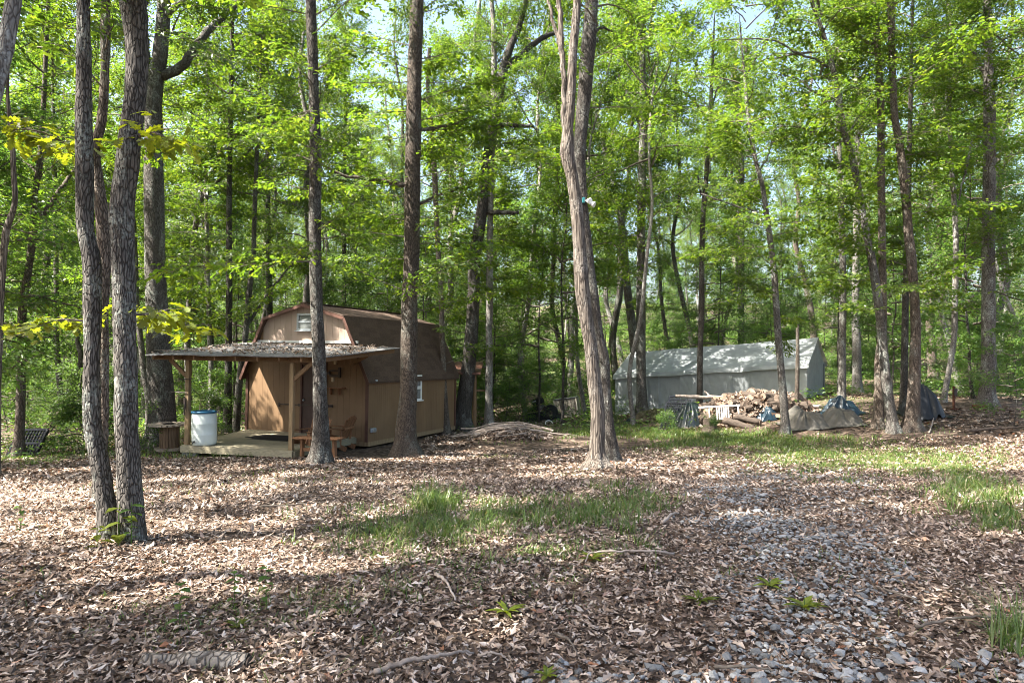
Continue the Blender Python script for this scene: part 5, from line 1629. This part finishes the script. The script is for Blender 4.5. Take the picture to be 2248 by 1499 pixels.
# bunched bits at the tent foot
def tarp(name, label, cat, c, size, h, mat, seed, rz=0.0, crease=7.0, n=64, group=None, peak=None):
    'crumpled cloth over a heap: local bump on the ground, edges lying down'
    c = Vector((c[0], c[1], float(g(c[0], c[1]))))
    def fn(u, v):
        a, b = (u - .5) * size[0], (v - .5) * size[1]
        e = .12 * (vnoise(u * 5, v * 5, 0, seed + 3) - .5)
        rr = np.sqrt((2 * u - 1) ** 2 + (2 * v - 1) ** 2) + e
        m = np.clip(1 - rr ** 1.6, 0, 1) if peak is None else np.clip(1 - rr, 0, 1) ** peak
        ang = np.arctan2(b, a)
        fold = np.abs(2 * vnoise(u * crease, v * crease, 0, seed) - 1)
        rad = np.cos(ang * 9 + 6 * vnoise(u * 3, v * 3, 0, seed + 1))
        z = h * m * (.55 + .75 * vnoise(u * 3.1, v * 3.1, 0, seed + 2))
        ca2, sa2 = np.cos(ang), np.sin(ang)
        star = 1 - np.abs(2 * vnoise(ca2 * 3.2 + u, sa2 * 3.2 + v, rr * .6, seed + 4) - 1) * 2
        fine = 1 - np.abs(2 * vnoise(ca2 * 8 + 2 * u, sa2 * 8 + 2 * v, rr * 1.2, seed + 5) - 1) * 2
        z = z + min(1, h * 1.8) * (.16 * star * np.sqrt(np.clip(rr, 0, 1)) + .03 * fine * np.clip(rr, 0, 1) + .03 * (fold - .4)) * (.2 + np.clip(m * 2, 0, 1))
        ca, sa = math.cos(rz), math.sin(rz)
        X, Y = a * ca - b * sa + e * .6, a * sa + b * ca - e * .5
        gz = g(c.x + X, c.y + Y) - c.z
        return X, Y, gz + np.maximum(z, 0) + .015
    t = thing(name, label, cat, c, (0, 0, 0), group)
    sheet(fn, n, n).obj('cloth', mat, t, True)
    return t

# ------------------------------------------------------------------ woodpile
wp = gp(1645, 928)
WC = Vector((wp.x + .2, wp.y + .9, 0))
def split_log(seed, ln, r, sides):
    rs = np.random.default_rng(seed)
    ang = np.linspace(0, (1.6 if sides < 6 else 6.283), sides, endpoint=sides < 6)
    prof = [(r * math.cos(a) * rs.uniform(.9, 1.1), r * math.sin(a) * rs.uniform(.9, 1.1)) for a in ang]
    if sides < 6:
        prof = [(0, 0)] + prof
        cx_, cy_ = np.mean(prof, 0)
        prof = [(a - cx_, b - cy_) for a, b in prof]
    k = len(prof)
    v, tt = [], []
    st = (-ln / 2, -ln / 6, ln / 6, ln / 2)
    for s in st:
        o_ = rs.normal(0, .006, 2)
        v += [(s + rs.normal(0, .006), a * 1.0 + o_[0], b + o_[1]) for a, b in prof]
    q, mi = [], []
    for m in range(3):
        for i in range(k):
            q.append((m * k + i, m * k + (i + 1) % k, (m + 1) * k + (i + 1) % k, (m + 1) * k + i))
            mi.append(0 if (sides < 6 and (i == 0 or i == k - 1)) else 1)
    t = [(0, i + 1, i) for i in range(1, k - 1)] + [(3 * k, 3 * k + i, 3 * k + i + 1) for i in range(1, k - 1)]
    mi += [2] * len(t)
    return np_mesh('split_log', v, [np.array(q), np.array(t)], [M['split'], M['logbark'], M['split_end']], False, mi)
LOGS = [split_log(500 + k, .46 + .05 * (k % 3), .14 + .018 * (k % 4), 4 if k % 2 else 9) for k in range(9)]
rs = np.random.default_rng(81)
def mound(a, b):
    return 0.85 * np.clip(1 - (a / 2.1) ** 2 - (b / 1.05) ** 2, 0, 1) ** .7
# soil and leaves packed between the logs
mb = sheet(lambda u, v: ((u - .5) * 4.3, (v - .5) * 2.2, mound((u - .5) * 4.3, (v - .5) * 2.2) * .78 - .05 + .10 * (vnoise(u * 14, v * 9, 0, 82) - .5) + (g(WC.x + (u - .5) * 4.3, WC.y + (v - .5) * 2.2) - g(WC.x, WC.y))), 40, 26)
core = mb.obj('leaf_heap', M['ground'], None, True, (WC.x, WC.y, float(g(WC.x, WC.y))))
tag(core, 'heap of rotted leaves and bark packed under the split firewood', 'leaf heap')
for k in range(175):
    while True:
        a, b = rs.uniform(-2.0, 2.0), rs.uniform(-1.0, .75)
        h = float(mound(a, b))
        if h > .03:
            break
    lev = h * (rs.uniform(.72, 1.02))
    o = link('split_log', LOGS[int(rs.integers(9))], None, (WC.x + a, WC.y + b, float(g(WC.x + a, WC.y + b)) + lev), (rs.uniform(0, 6.28), rs.normal(0, .3), rs.choice([0, R(90)]) + rs.normal(0, .5)))
    s = rs.uniform(.6, 1.0)
    o.scale = (s, s, s)
    tag(o, 'split firewood log tumbled in the brown woodpile before the tent', 'firewood log', 'split logs in the woodpile')
n = 2200
a, b = rs.uniform(-2.1, 2.1, n), rs.uniform(-1, .9, n)
P = np.stack([WC.x + a, WC.y + b, g(WC.x + a, WC.y + b) + mound(a, b) * .95 + .03 + rs.random(n) * .05], -1)
az = rs.uniform(0, 6.28, n)
Vx, Fx = put_leaves(LT_LITTER2, P, np.stack([np.cos(az), np.sin(az), rs.normal(0, .4, n)], -1), np.stack([rs.normal(0, .5, n), rs.normal(0, .5, n), np.ones(n)], -1), .12 * rs.uniform(.6, 1.3, n))
o = link('dead_leaves', np_mesh('dead_leaves', Vx, [Fx], M['litter']))
tag(o, 'dry leaves fallen between the logs of the woodpile', 'fallen leaves', None, 'stuff')

def px_log(name, label, cat, px, Y, rad, mat='logbark', stubs=()):
    P = [np.array(at(x, y, Y + dy)) for x, y, dy in px]
    c = P[0].copy()
    C, rr = smooth_line(np.array(P) - c, np.array(rad), 22)
    t = thing(name, label, cat, tuple(c))
    C = C + np.random.default_rng(int(px[0][0])).normal(0, .012, C.shape)
    MB().tube(C, rr, 10).obj('log', M[mat], t, True)
    for k, L in enumerate(stubs):
        Q = [np.array(at(x, y, Y + dy)) - c for x, y, dy in L]
        C2, r2 = smooth_line(Q, np.linspace(.045, .02, len(Q)), 10)
        MB().tube(C2, r2, 7).obj('branch', M[mat], t, True)
    return t
Yp = WC.y
px_log('long_pole', 'long thin bare pole lying across the top of the woodpile', 'pole', [(1481, 869, 0), (1530, 871, 0), (1600, 874, .1), (1680, 880, .1), (1760, 889, 0), (1830, 897, -.2)], Yp + .1, [.05, .06, .07, .07, .07, .06], 'stick', [[(1560, 872, 0), (1553, 864, .1), (1546, 859, .1)]])
px_log('fallen_log', 'reddish rotten fallen log lying at the far right edge', 'log', [(2135, 892, 0), (2160, 893, 0), (2200, 899, .1), (2250, 901, .2), (2330, 900, .3)], 21.8, [.05, .10, .11, .12, .12], 'rust', [[(2195, 900, 0), (2190, 915, -.2), (2182, 932, -.5)], [(2150, 893, 0), (2142, 898, -.2), (2136, 905, -.4)]])
def round_log(name, label, px, py, ln, r, rz, tilt=0.0, mat=None, dy=0.0, lift=0.0):
    p = gp(px, py)
    y = p.y + dy
    t = thing(name, label, 'log', (p.x, y, float(g(p.x, y)) + r * .85 + lift), (0, tilt, rz))
    n = 14
    rs = np.random.default_rng(int(px))
    C = np.stack([np.linspace(-ln / 2, ln / 2, 8), rs.normal(0, .008, 8), rs.normal(0, .008, 8)], -1)
    MB().tube(C, r * rs.uniform(.92, 1.08, 8), n).obj('bark', M['logbark'], t, True)
    for s in (-1, 1):
        MB().disc((s * (ln / 2 + .002), 0, 0), r * .93, s * .012, n, 'x').obj('cut_end', M['split_end'], t)
    return t
round_log('fallen_log', 'weathered split log leaning at the front foot of the woodpile', 1622, 938, .95, .12, R(-28), R(14))
round_log('fallen_log', 'second weathered log lying under the leaning one at the woodpile', 1650, 938, .8, .10, R(-40), R(10), None, .35, .12)
round_log('fallen_log', 'dark sawn round lying end-on beside the white plastic frame', 1618, 915, .4, .21, R(75), 0, None, .6, .15)
sp_ = gp(1559, 947)
st = thing('tree_stump', 'short sawn tree stump in front of the white plastic frame', 'stump', sp_)
th = np.linspace(0, 2 * np.pi, 28, endpoint=False)
Cst = np.stack([np.zeros(9), np.zeros(9), np.linspace(-.05, .44, 9)], -1)
v, q = trunk_rings(Cst, np.linspace(.19, .17, 9), 28, .012, .35, 5, 5)
MB().add(v, q).obj('bark', M['logbark'], st, True)
MB().disc((0, 0, .435), .168, .012, 24).obj('cut_face', M['split_end'], st)

# white plastic frame (upturned lawn chair)
wf = at(1580, 905, WC.y - .95)
ch = thing('lawn_chair', 'white slatted plastic chair frame lying among the firewood', 'chair', wf, (0, 0, -.2))
MB().bar((-.66, 0, .15), (.62, 0, .24), .06, .045).obj('rail', M['white'], ch)
for x, l in ((-.33, .42), (-.10, .42), (-.02, .42), (.05, .42), (.12, .42), (.19, .42), (.26, .42), (.56, .28)):
    z = .15 + (x + .66) / 1.28 * .09
    MB().bar((x, 0, z - .02), (x + .015, -.05, z - l), .035, .03, (0, 1, 0)).obj('slat', M['white'], ch)

# black lattice crates
def lattice(name, label, c, wd, h, tilt, rz, nx, nz, shear=0.0, group=None):
    t = thing(name, label, 'crate', c, (tilt, 0, rz), group)
    th = .018
    sx = lambda z: shear * z
    for i in range(nx + 1):
        x = -wd / 2 + wd * i / nx
        big = i in (0, nx)
        MB().bar((x + sx(0), 0, 0), (x + sx(h), 0, h), .05 if big else .022, .10 if big else .06, (0, 1, 0)).obj('slat', M['black'], t)
    for k in range(nz + 1):
        z = h * k / nz
        big = k in (0, nz, nz // 2)
        MB().bar((-wd / 2 + sx(z), .008, z), (wd / 2 + sx(z), .008, z), .095 if big else .055, .05 if big else .022, (0, 0, 1)).obj('cross_slat', M['black'], t)
    return t
c1 = gp(1478, 940)
lattice('lattice_crate', 'black plastic lattice pallet leaning beside the dark tarp at the woodpile', c1, .82, .92, R(-24), R(-12), 10, 9, .22)
lattice('lattice_crate', 'second black lattice pallet behind and higher than the first', (c1.x + .28, c1.y + .45, float(g(c1.x, c1.y)) + .1), .75, .98, R(-18), R(-10), 9, 9, .10)
c2 = gp(22, 1003)
lattice('lattice_crate', 'black lattice crate leaning back behind the brown trunk at far left', (c2.x, c2.y + .35, float(g(c2.x, c2.y)) - .02), .62, .68, R(-22), R(6), 9, 8, .25)

q = gp(1516, 940); tarp('tarp_heap', 'dark green tarp draped over junk beside the lattice pallet', 'tarp', (q.x + .1, q.y + .5), (1.3, 1.3), .75, M['tarp_dark'], 601, .3)
q = gp(1700, 925); tarp('tarp_heap', 'shiny blue-grey tarp scrap crumpled behind the slanting trunk', 'tarp', (q.x - .15, q.y + .4), (.9, .7), .36, M['tarp_blue'], 611, .2)
q = gp(1790, 945); tarp('tarp_heap', 'faded grey tarp thrown over the low end of the log heap', 'tarp', (q.x, q.y + .75), (1.35, 1.5), .5, M['tarp_grey'], 621, -.1, 4, 60)
q = gp(1870, 940); tarp('tarp_heap', 'faded olive tarp hanging in folds right of the grey one', 'tarp', (q.x, q.y + .8), (1.3, 1.4), .42, M['tarp_grey'], 631, -.3, 4.5, 60)
q = gp(1900, 925); tarp('tarp_heap', 'dark blue-green sheet bunched behind the olive tarp', 'tarp', (q.x - .1, q.y + 1.3), (1.15, 1.0), .5, M['tarp_blue'], 641, .1)
q = gp(2055, 922); tp2 = tarp('tarp_heap', 'pointed black plastic sheet over a hidden object between two trunks', 'tarp', (q.x, q.y + .7), (1.2, 1.2), 1.05, M['tarp_black'], 651, .2, 4, 64, None, .7)
q = gp(1395, 928); tarp('tarp_heap', 'dull blue scrap of sheet by the left tent corner trunk', 'tarp', (q.x, q.y + .3), (.7, .6), .22, M['tarp_blue'], 661)
q = gp(1440, 925); tarp('leaf_heap', 'heap of dark leaves and rubbish along the tent foot', 'leaf heap', (q.x, q.y + .6), (1.6, .9), .5, M['ground'], 671)
bx = at(2094, 890, 21.6)
br_ = thing('rusty_bracket', 'rusty upright iron piece right of the black sheet', 'scrap iron', (bx.x, bx.y, float(g(bx.x, bx.y))), (0, 0, .3))
box_obj('upright', (0, 0, .36), (.06, .05, .75), M['rust'], br_)
box_obj('plate', (.02, -.04, .55), (.12, .03, .22), M['iron'], br_)
box_obj('foot', (0, 0, .02), (.25, .15, .03), M['rust'], br_)

# ------------------------------------------------------------------ old cooling unit and black junk
ap = gp(1250, 914)
ac = thing('air_conditioner', 'weathered beige outdoor cooling unit with wire grid sides, leaning', 'air conditioner', (ap.x, ap.y + .4, float(g(ap.x, ap.y)) - .06), (0, R(-8), R(-14)))
w_, h_ = 1.02, .82
MB().box((0, 0, .05), (w_ + .04, .82, .08), None, .01).obj('base_pan', M['ac_beige'], ac)
MB().box((0, 0, h_ / 2 + .05), (w_ - .09, .70, h_ - .05), None, .03).obj('coil', M['iron'], ac)
top = MB().box((0, 0, h_ + .05), (w_ + .03, .82, .05), None, .012)
top.obj('lid', M['black'], ac)
for x in (-w_ / 2, w_ / 2):
    for y in (-.38, .38):
        box_obj('corner_post', (x, y, h_ / 2 + .05), (.05, .05, h_ - .06), M['ac_beige'], ac, None, .008)
for k in range(17):
    z = .11 + (h_ - .12) * k / 16
    box_obj('louvre', (0, -.375, z), (w_ - .06, .014, .028), M['ac_beige'], ac, (R(28), 0, 0))
    o = box_obj('louvre', (w_ / 2 - .005, 0, z), (.014, .70, .028), M['ac_beige'], ac, (0, R(28), 0))
for k in range(6):
    x = -w_ / 2 + w_ * (k + .5) / 6
    MB().tube([(x, -.395, .08), (x, -.398, h_ + .02)], .009, 5).obj('grid_wire', M['wire'], ac)

jp = gp(1182, 928)
jk = thing('scrap_mower', 'black broken riding mower body lying in the weeds', 'scrap machine', (jp.x, jp.y + .45, float(g(jp.x, jp.y))), (0, R(-4), R(-20)))
MB().box((0, 0, .22), (.85, .55, .36), (0, R(-6), 0), .04).obj('body', M['black'], jk)
MB().hexa([(-.36, -.3, .40), (.34, -.3, .50), (.34, .3, .50), (-.36, .3, .40), (-.28, -.24, .58), (.22, -.24, .70), (.22, .24, .70), (-.28, .24, .58)]).obj('hood', M['tarp_black'], jk)
MB().box((.02, .1, .83), (.46, .40, .26), (0, R(-16), 0), .06).obj('seat', M['rubber'], jk)
MB().box((-.10, -.05, .83), (.22, .3, .05), (0, R(-16), 0), .01).obj('panel', M['alu'], jk)
def wheel(parent, c, r, wd, rot):
    o = MB().lathe([(r * .55, -wd / 2), (r * .9, -wd / 2), (r, -wd * .3), (r, wd * .3), (r * .9, wd / 2), (r * .55, wd / 2)], 22).obj('wheel', M['rubber'], parent, True, c, rot)
    MB().lathe([(0, -.02), (r * .3, -.03), (r * .56, -wd * .35), (r * .56, wd * .35), (r * .3, .03), (0, .02)], 18).obj('rim', M['iron'], o, True)
wheel(jk, (.56, -.12, .28), .27, .16, (R(60), R(20), 0))
wheel(jk, (.50, .25, .36), .30, .18, (R(80), R(30), 0))
MB().tube([(.3, -.2, .5), (.42, -.25, .62), (.50, -.2, .58)], [.03, .03, .02], 7).obj('lever', M['iron'], jk)
jb = gp(1224, 921); tarp('plastic_bag', 'torn black plastic bag between the mower and the cooling unit', 'bag', (jb.x, jb.y + .3), (.65, .6), .32, M['tarp_black'], 681, 0, 4, 26)
jb = gp(1206, 925); tarp('cloth_scrap', 'small white crumpled scrap in front of the scrap mower', 'litter', (jb.x, jb.y + .1), (.22, .2), .16, M['white'], 685, 0, 4, 14)
jb = gp(1197, 932)
o = thing('plastic_hoop', 'pale plastic hoop half sunk in the weeds by the mower', 'hoop', (jb.x + .15, jb.y, float(g(jb.x, jb.y)) + .02), (R(60), 0, R(15)))
a = np.linspace(0, 2 * np.pi, 20)
MB().tube(np.stack([.15 * np.cos(a), .15 * np.sin(a), 0 * a], -1), .02, 7, False).obj('ring', M['white'], o, True)

# ------------------------------------------------------------------ brush pile by the pale tree
bc = gp(1120, 962)
bp_ = thing('brush_pile', 'sunlit pile of dry sticks heaped over leaves by the pale tree', 'brush pile', (bc.x, bc.y, float(g(bc.x, bc.y))))
hm = sheet(lambda u, v: ((u - .5) * 2.6, (v - .5) * 1.7, .26 * np.clip(1 - (2 * u - 1) ** 2 - (2 * v - 1) ** 2, 0, 1) ** .8 + .05 * (vnoise(u * 12, v * 9, 0, 91) - .5) - .04 + (g(bc.x + (u - .5) * 2.6, bc.y + (v - .5) * 1.7) - g(bc.x, bc.y))), 34, 24)
hm.obj('leaf_mound', M['ground'], bp_, True)
rs = np.random.default_rng(92)
n = 2600
a, b = rs.uniform(-1.25, 1.25, n), rs.uniform(-.8, .8, n)
mh = .26 * np.clip(1 - (a / 1.3) ** 2 - (b / .85) ** 2, 0, 1) ** .8
P = np.stack([a, b, mh + .01 + rs.random(n) * .05 + (g(bc.x + a, bc.y + b) - g(bc.x, bc.y))], -1)
az = rs.uniform(0, 6.28, n)
Vx, Fx = put_leaves(LT_LITTER2, P, np.stack([np.cos(az), np.sin(az), rs.normal(0, .4, n)], -1), np.stack([rs.normal(0, .5, n), rs.normal(0, .5, n), np.ones(n)], -1), .10 * rs.uniform(.6, 1.3, n))
o = link('dead_leaves', np_mesh('dead_leaves', Vx, [Fx], M['litter']), bp_)
o['kind'] = 'stuff'
for k in range(85):
    x, y = rs.normal(-.15, .55), rs.normal(.0, .32)
    ln = rs.uniform(.5, 1.7)
    az = rs.normal(0, .55) + (math.pi if rs.random() < .5 else 0)
    mh = lambda a, b: .26 * max(0, 1 - (a / 1.3) ** 2 - (b / .85) ** 2) ** .8 + float(g(bc.x + a, bc.y + b) - g(bc.x, bc.y))
    P = []
    z0 = rs.uniform(.03, .22)
    for t in (-.5, -.2, .15, .5):
        a, b = x + math.cos(az) * ln * t, y + math.sin(az) * ln * t * .7
        P.append((a + rs.normal(0, .03), b + rs.normal(0, .03), max(mh(a, b), .3 * mh(x, y)) + z0 + rs.normal(0, .02)))
    r = rs.uniform(.010, .030)
    C, rr = smooth_line(P, [r, r * .9, r * .7, r * .35], 8)
    MB().tube(C, rr, 5).obj('stick', M['stick'], bp_)

# single fallen sticks and limbs
def stick(px, r, label, Yl=.02, mat='stick', name='fallen_stick', group=None):
    P = [gp(x, y) for x, y in px]
    c = P[0].copy()
    K = [(p.x - c.x, p.y - c.y, float(g(p.x, p.y)) - c.z + Yl + r + (.03 if 0 < i < len(P) - 1 else 0)) for i, p in enumerate(P)]
    C, rr = smooth_line(K, np.linspace(r, r * .4, len(K)), 6 * len(K))
    o = MB().tube(C + np.random.default_rng(int(px[0][0] + px[0][1])).normal(0, r * .25, C.shape), rr, 7).obj(name, M[mat], None, True, c)
    return tag(o, label, 'stick', group)
stick([(955, 1278), (980, 1302), (1000, 1333)], .014, 'pale curved stick on sunlit leaves below the grass clump')
stick([(820, 1490), (900, 1476), (960, 1466), (1010, 1452), (1040, 1440)], .016, 'long grey limb lying along the bottom edge of the clearing')
stick([(1050, 1445), (1080, 1446), (1110, 1448)], .010, 'thin straight twig just right of the long grey limb')
stick([(570, 1118), (640, 1118), (690, 1110), (720, 1105)], .010, 'thin dark stick on leaves below the sunlit trunk', .02, 'twig')
stick([(1480, 1232), (1440, 1236), (1360, 1235), (1300, 1236), (1285, 1248)], .012, 'grey crooked branch lying behind a bright grass tuft')
stick([(1455, 1160), (1475, 1145), (1490, 1135)], .018, 'short thick grey stick by the withered weed')
stick([(1925, 1300), (1970, 1320), (2010, 1330), (2040, 1345)], .008, 'dark thin stick across the shaded gravel', .02, 'twig')
stick([(2010, 1390), (2100, 1382), (2180, 1378), (2240, 1372)], .010, 'long dark twig crossing the lower gravel at right', .03, 'twig')
stick([(1570, 1465), (1640, 1474), (1700, 1474)], .011, 'dark stick lying over the grey stones at the bottom', .03, 'twig')
stick([(1220, 1395), (1250, 1420), (1270, 1445)], .009, 'short dark twig left of the gravel bank', .02, 'twig')
stick([(2110, 1120), (2150, 1118), (2200, 1110)], .010, 'pale stick in the grass near the right edge')
stick([(60, 1310), (130, 1300), (200, 1296)], .008, 'thin dark twig on leaves near the left edge', .02, 'twig')
stick([(2120, 955), (2180, 950), (2260, 944)], .05, 'mossy grey limb lying below the fallen log at right', .02, 'logbark')
stick([(2040, 955), (2047, 930), (2054, 905)], .02, 'pale bare stick stuck up in front of the black sheet') 
stick([(1650, 1030), (1665, 1010), (1672, 992)], .010, 'short pale twig in the grass strip')
def log_chunk():
    p = gp(420, 1452)
    t = thing('log_chunk', 'bleached log chunk glowing in sun near the bottom edge', 'log', (p.x, p.y, float(g(p.x, p.y)) + .005), (0, 0, R(-6)))
    K = np.stack([np.linspace(-.30, .33, 12), .02 * np.sin(np.linspace(0, 4, 12)), .02 * np.cos(np.linspace(0, 3, 12))], -1)
    n = 40
    xs = np.linspace(-.30, .33, n)
    th = np.linspace(0, 2 * np.pi, 22, endpoint=False)
    rr = .045 * (.8 + .3 * sstep(-.3, .2, xs))[:, None] * (.7 + .75 * vnoise(xs[:, None] * 9, np.cos(th)[None] * 1.6 + 5, np.sin(th)[None] * 1.6, 88))
    rr[0] *= .3
    v = np.stack([xs[:, None] + 0 * rr, .02 * np.sin(xs * 6)[:, None] + rr * np.cos(th), rr * np.sin(th)], -1).reshape(-1, 3)
    a, b = np.arange(n - 1)[:, None] * 22, np.arange(22)[None]
    MB().add(v, np.stack([a + b, a + 22 + b, a + 22 + (b + 1) % 22, a + (b + 1) % 22], -1).reshape(-1, 4)).obj('wood', M['mossy'], t, True)
    MB().disc((.332, .018, 0), .04, .01, 12, 'x').obj('broken_end', M['logbark'], t)
log_chunk()

# ------------------------------------------------------------------ floodlight on the living trunk
fp = at(1281, 440, BL.y - .12)
fl = thing('floodlight', 'twin white floodlight with teal box fixed to the trunk behind the snag', 'floodlight', fp, (0, 0, R(12)))
MB().box((0, 0, 0), (.055, .06, .12), None, .01).obj('mount_box', M['teal'], fl)
MB().box((-.045, .02, -.02), (.03, .05, .28), None, .004).obj('back_plate', M['bark_grey'], fl)
for k, (x, z, yaw, pit) in enumerate(((.11, -.015, R(20), R(10)), (.19, -.075, R(48), R(25)))):
    MB().tube([(.02, 0, 0), (x * .6, -.01, z * .4), (x - .02, .02, z)], .012, 7).obj('arm', M['white'], fl)
    hd = MB().lathe([(0, -.06), (.028, -.055), (.045, -.02), (.062, .03), (.066, .045), (.060, .05)], 20).obj('lamp_head', M['white'], fl, True, (x, -.02, z), (R(90) + pit, 0, yaw))
    MB().lathe([(0, .052), (.03, .05), (.062, .044)], 20).obj('lens', M['lampglass'], hd, True)

# ------------------------------------------------------------------ small weeds
WEED = []
for k, (nl, ln, wd, h, up) in enumerate(((7, .11, .30, .22, .3), (12, .085, .16, .10, .8), (9, .07, .4, .30, .2))):
    rs = np.random.default_rng(700 + k)
    tpl = leaf_template([0, .25, .55, .85, 1], [.03, wd * .8, wd, wd * .4, .02], .15, .45)
    P, D, S = [], [], []
    for i in range(nl):
        az = i * 2.4 + rs.normal(0, .2)
        z = h * (i / nl) ** .8 if k != 1 else .01
        P.append((rs.normal(0, .006), rs.normal(0, .006), z)); D.append((math.cos(az), math.sin(az), up + rs.normal(0, .15))); S.append(ln * rs.uniform(.8, 1.3) * (1.6 if k == 1 else 1))
    V, F = put_leaves(tpl, np.array(P), np.array(D), np.tile([0, 0, 1.], (nl, 1)), np.array(S))
    WEED.append((np_mesh('weed_leaves', V, [F], M['leaf_big'] if k != 2 else M['leaf_under']), MB().tube([(0, 0, -.02), (.004, .002, h * .5), (0, 0, h)], [.004, .003, .002], 5).mesh('weed_stem', M['leaf_under'])))
def weed(px, py, k, s, label, group=None):
    p = gp(px, py)
    t = thing('weed', label, 'weed', (p.x, p.y, float(g(p.x, p.y)) + .01), (0, 0, px * .37), group)
    link('foliage', WEED[k][0], t, None, None, (s, s, s))
    link('stem', WEED[k][1], t, None, None, (s, s, s))
for a in ((262, 1200, 0, 1.6, 'tall broad-leaved weed at the foot of the two front trunks'), (288, 1206, 2, 1.3, 'small leafy weed right of the front trunks foot'), (215, 1215, 0, .9, 'low weed with one wide leaf left of the curved trunk foot'),
          (1765, 1338, 1, .9, 'bright green rosette on leaves beside the gravel'), (1690, 1292, 1, .8, 'green rosette in shade above the bright one'), (1112, 1352, 1, .8, 'green tufted rosette below the grass patch'),
          (1535, 1328, 1, .8, 'dark green rosette left of the bright one'), (1300, 1240, 1, .8, 'pale green tuft beside the crooked branch'), (395, 1370, 2, 1.0, 'small yellow-green seedling left of the bleached log'),
          (585, 1310, 2, .9, 'feathery seedling in the leaf litter centre-left'), (515, 1315, 2, .8, 'feathery seedling next to the other one'), (45, 1170, 2, .8, 'seedling at the left edge of the clearing'),
          (1200, 1482, 1, .5, 'tiny green leaves at the left end of the gravel bank'), (1830, 1025, 2, 1.0, 'light green weed in the sunny grass strip'), (520, 1372, 1, .6, 'low mossy tuft in the dark shadow band')):
    weed(*a)
# withered brown weed
p = gp(1440, 1205)
t = thing('withered_plant', 'curled brown withered weed standing by the driveway', 'dead plant', (p.x, p.y, float(g(p.x, p.y))))
rs = np.random.default_rng(720)
for k in range(3):
    MB().tube([(0, 0, 0), (rs.normal(0, .03), rs.normal(0, .02), .10), (rs.normal(.03, .06), rs.normal(0, .03), .16 - .05 * k)], [.005, .004, .002], 5).obj('stem', M['twig'], t)
n = 26
P = np.stack([rs.normal(.04, .09, n), rs.normal(0, .04, n), rs.uniform(.02, .16, n)], -1)
V, F = put_leaves(LT_LITTER, P, rs.normal(0, 1, (n, 3)) + np.array([0, 0, -.8]), rs.normal(0, 1, (n, 3)), .07 * rs.uniform(.6, 1.2, n))
link('dead_foliage', np_mesh('dead_foliage', V, [F], M['litter']), t)

# bushes by the scrap and in the left undergrowth
def bush(px, py, Y, k, s, label):
    p = at(px, py, Y)
    t = thing('bush', label, 'bush', (p.x, p.y, float(g(p.x, p.y)) - .03), (0, 0, px * .61))
    link('stem', ST[k], t, None, None, (s, s, s))
    crown_obj(t, (UNDER + SAPL)[k], (0, 0, 0), 0, s, 'foliage')
for a in ((1175, 900, 28.5, 4, 1.1, 'sunlit pale green bush above the scrap mower'), (1135, 920, 26.5, 5, 1.2, 'low bush at the left of the scrap mower'), (1150, 900, 30, 3, 1.0, 'taller bush behind the scrap mower'), (1225, 905, 32, 4, 1.0, 'bush behind the leaning cooling unit'), (1290, 905, 33, 5, 1.4, 'low bush right of the cooling unit'),
          (1110, 915, 26, 3, .9, 'leafy bush right of the pale tree'), (1080, 920, 27.5, 4, 1.2, 'leafy bush behind the pale tree'), (1050, 915, 28, 3, 1.0, 'bush beyond the lean-to'), (985, 915, 28, 3, 1.1, 'bush hiding the far end of the shed'),
          (110, 985, 17, 5, 1.0, 'low weeds-like bush right of the black crate'), (180, 975, 17.5, 5, 1.2, 'low bush seen left of the curved front trunk'), (250, 965, 18, 4, .8, 'low bush seen between the two front trunks'), (300, 975, 17, 5, .9, 'low bush between front trunk and massive oak'),
          (440, 960, 21, 5, 1.2, 'low bush behind the white barrel'), (475, 955, 22, 4, .9, 'bush between barrel and shed corner'), (2225, 870, 19, 3, 1.0, 'leafy bush at the right edge beside the rough-barked trunk'), (2130, 880, 24, 4, 1.0, 'bush left of the large rough-barked trunk'), (1465, 938, 21, 5, .6, 'small weeds in front of the lattice pallet'), (1560, 965, 20, 5, .5, 'small weedy bush in the grass before the stump'), (1350, 925, 27, 5, .8, 'small bush at the tent left corner')):
    bush(*a)
def understorey():
    'knee-high mass of green plants on the wood floor'
    rs = np.random.default_rng(95)
    n = 30000
    y = np.sqrt(rs.uniform(15.5 ** 2, 75 ** 2, n))
    x = rs.uniform(-.8, .8, n) * y
    px = CX + x / y * FPX
    dens = vnoise(x * .35, y * .35, 0, 96)
    keep = (dens > .42) & ~((x > -4.5) & (y < 22)) & ~((x > -1) & (x < 14) & (y < 36) & (dens < .62)) & ~((x > -10.2) & (x < -1.5) & (y < 24.5) & (y > 15)) & ~((x < -4.5) & (y < 16.5) & (x > -7.5))
    keep &= ~((px > 1700) & (y < 30) & (dens < .62))
    x, y = x[keep], y[keep]
    k = 7
    n = len(x)
    X = (x[:, None] + rs.normal(0, .16 + .004 * y[:, None], (n, k))).ravel()
    Y = (y[:, None] + rs.normal(0, .16, (n, k))).ravel()
    N = n * k
    Z = g(X, Y) + rs.uniform(.03, .55, N) * (.4 + .9 * vnoise(X * .8, Y * .8, 0, 97))
    az = rs.uniform(0, 6.28, N)
    V, F = put_leaves(LT_SIMPLE, np.stack([X, Y, Z], -1), np.stack([np.cos(az), np.sin(az), rs.normal(-.1, .35, N)], -1), np.stack([rs.normal(0, .45, N), rs.normal(0, .45, N), np.ones(N)], -1), (.085 + .0016 * Y) * rs.uniform(.6, 1.3, N))
    tag(link('undergrowth', np_mesh('undergrowth', V, [F], M['leaf_under'])), 'knee-high green undergrowth covering the floor of the woods', 'undergrowth', None, 'stuff')
understorey()
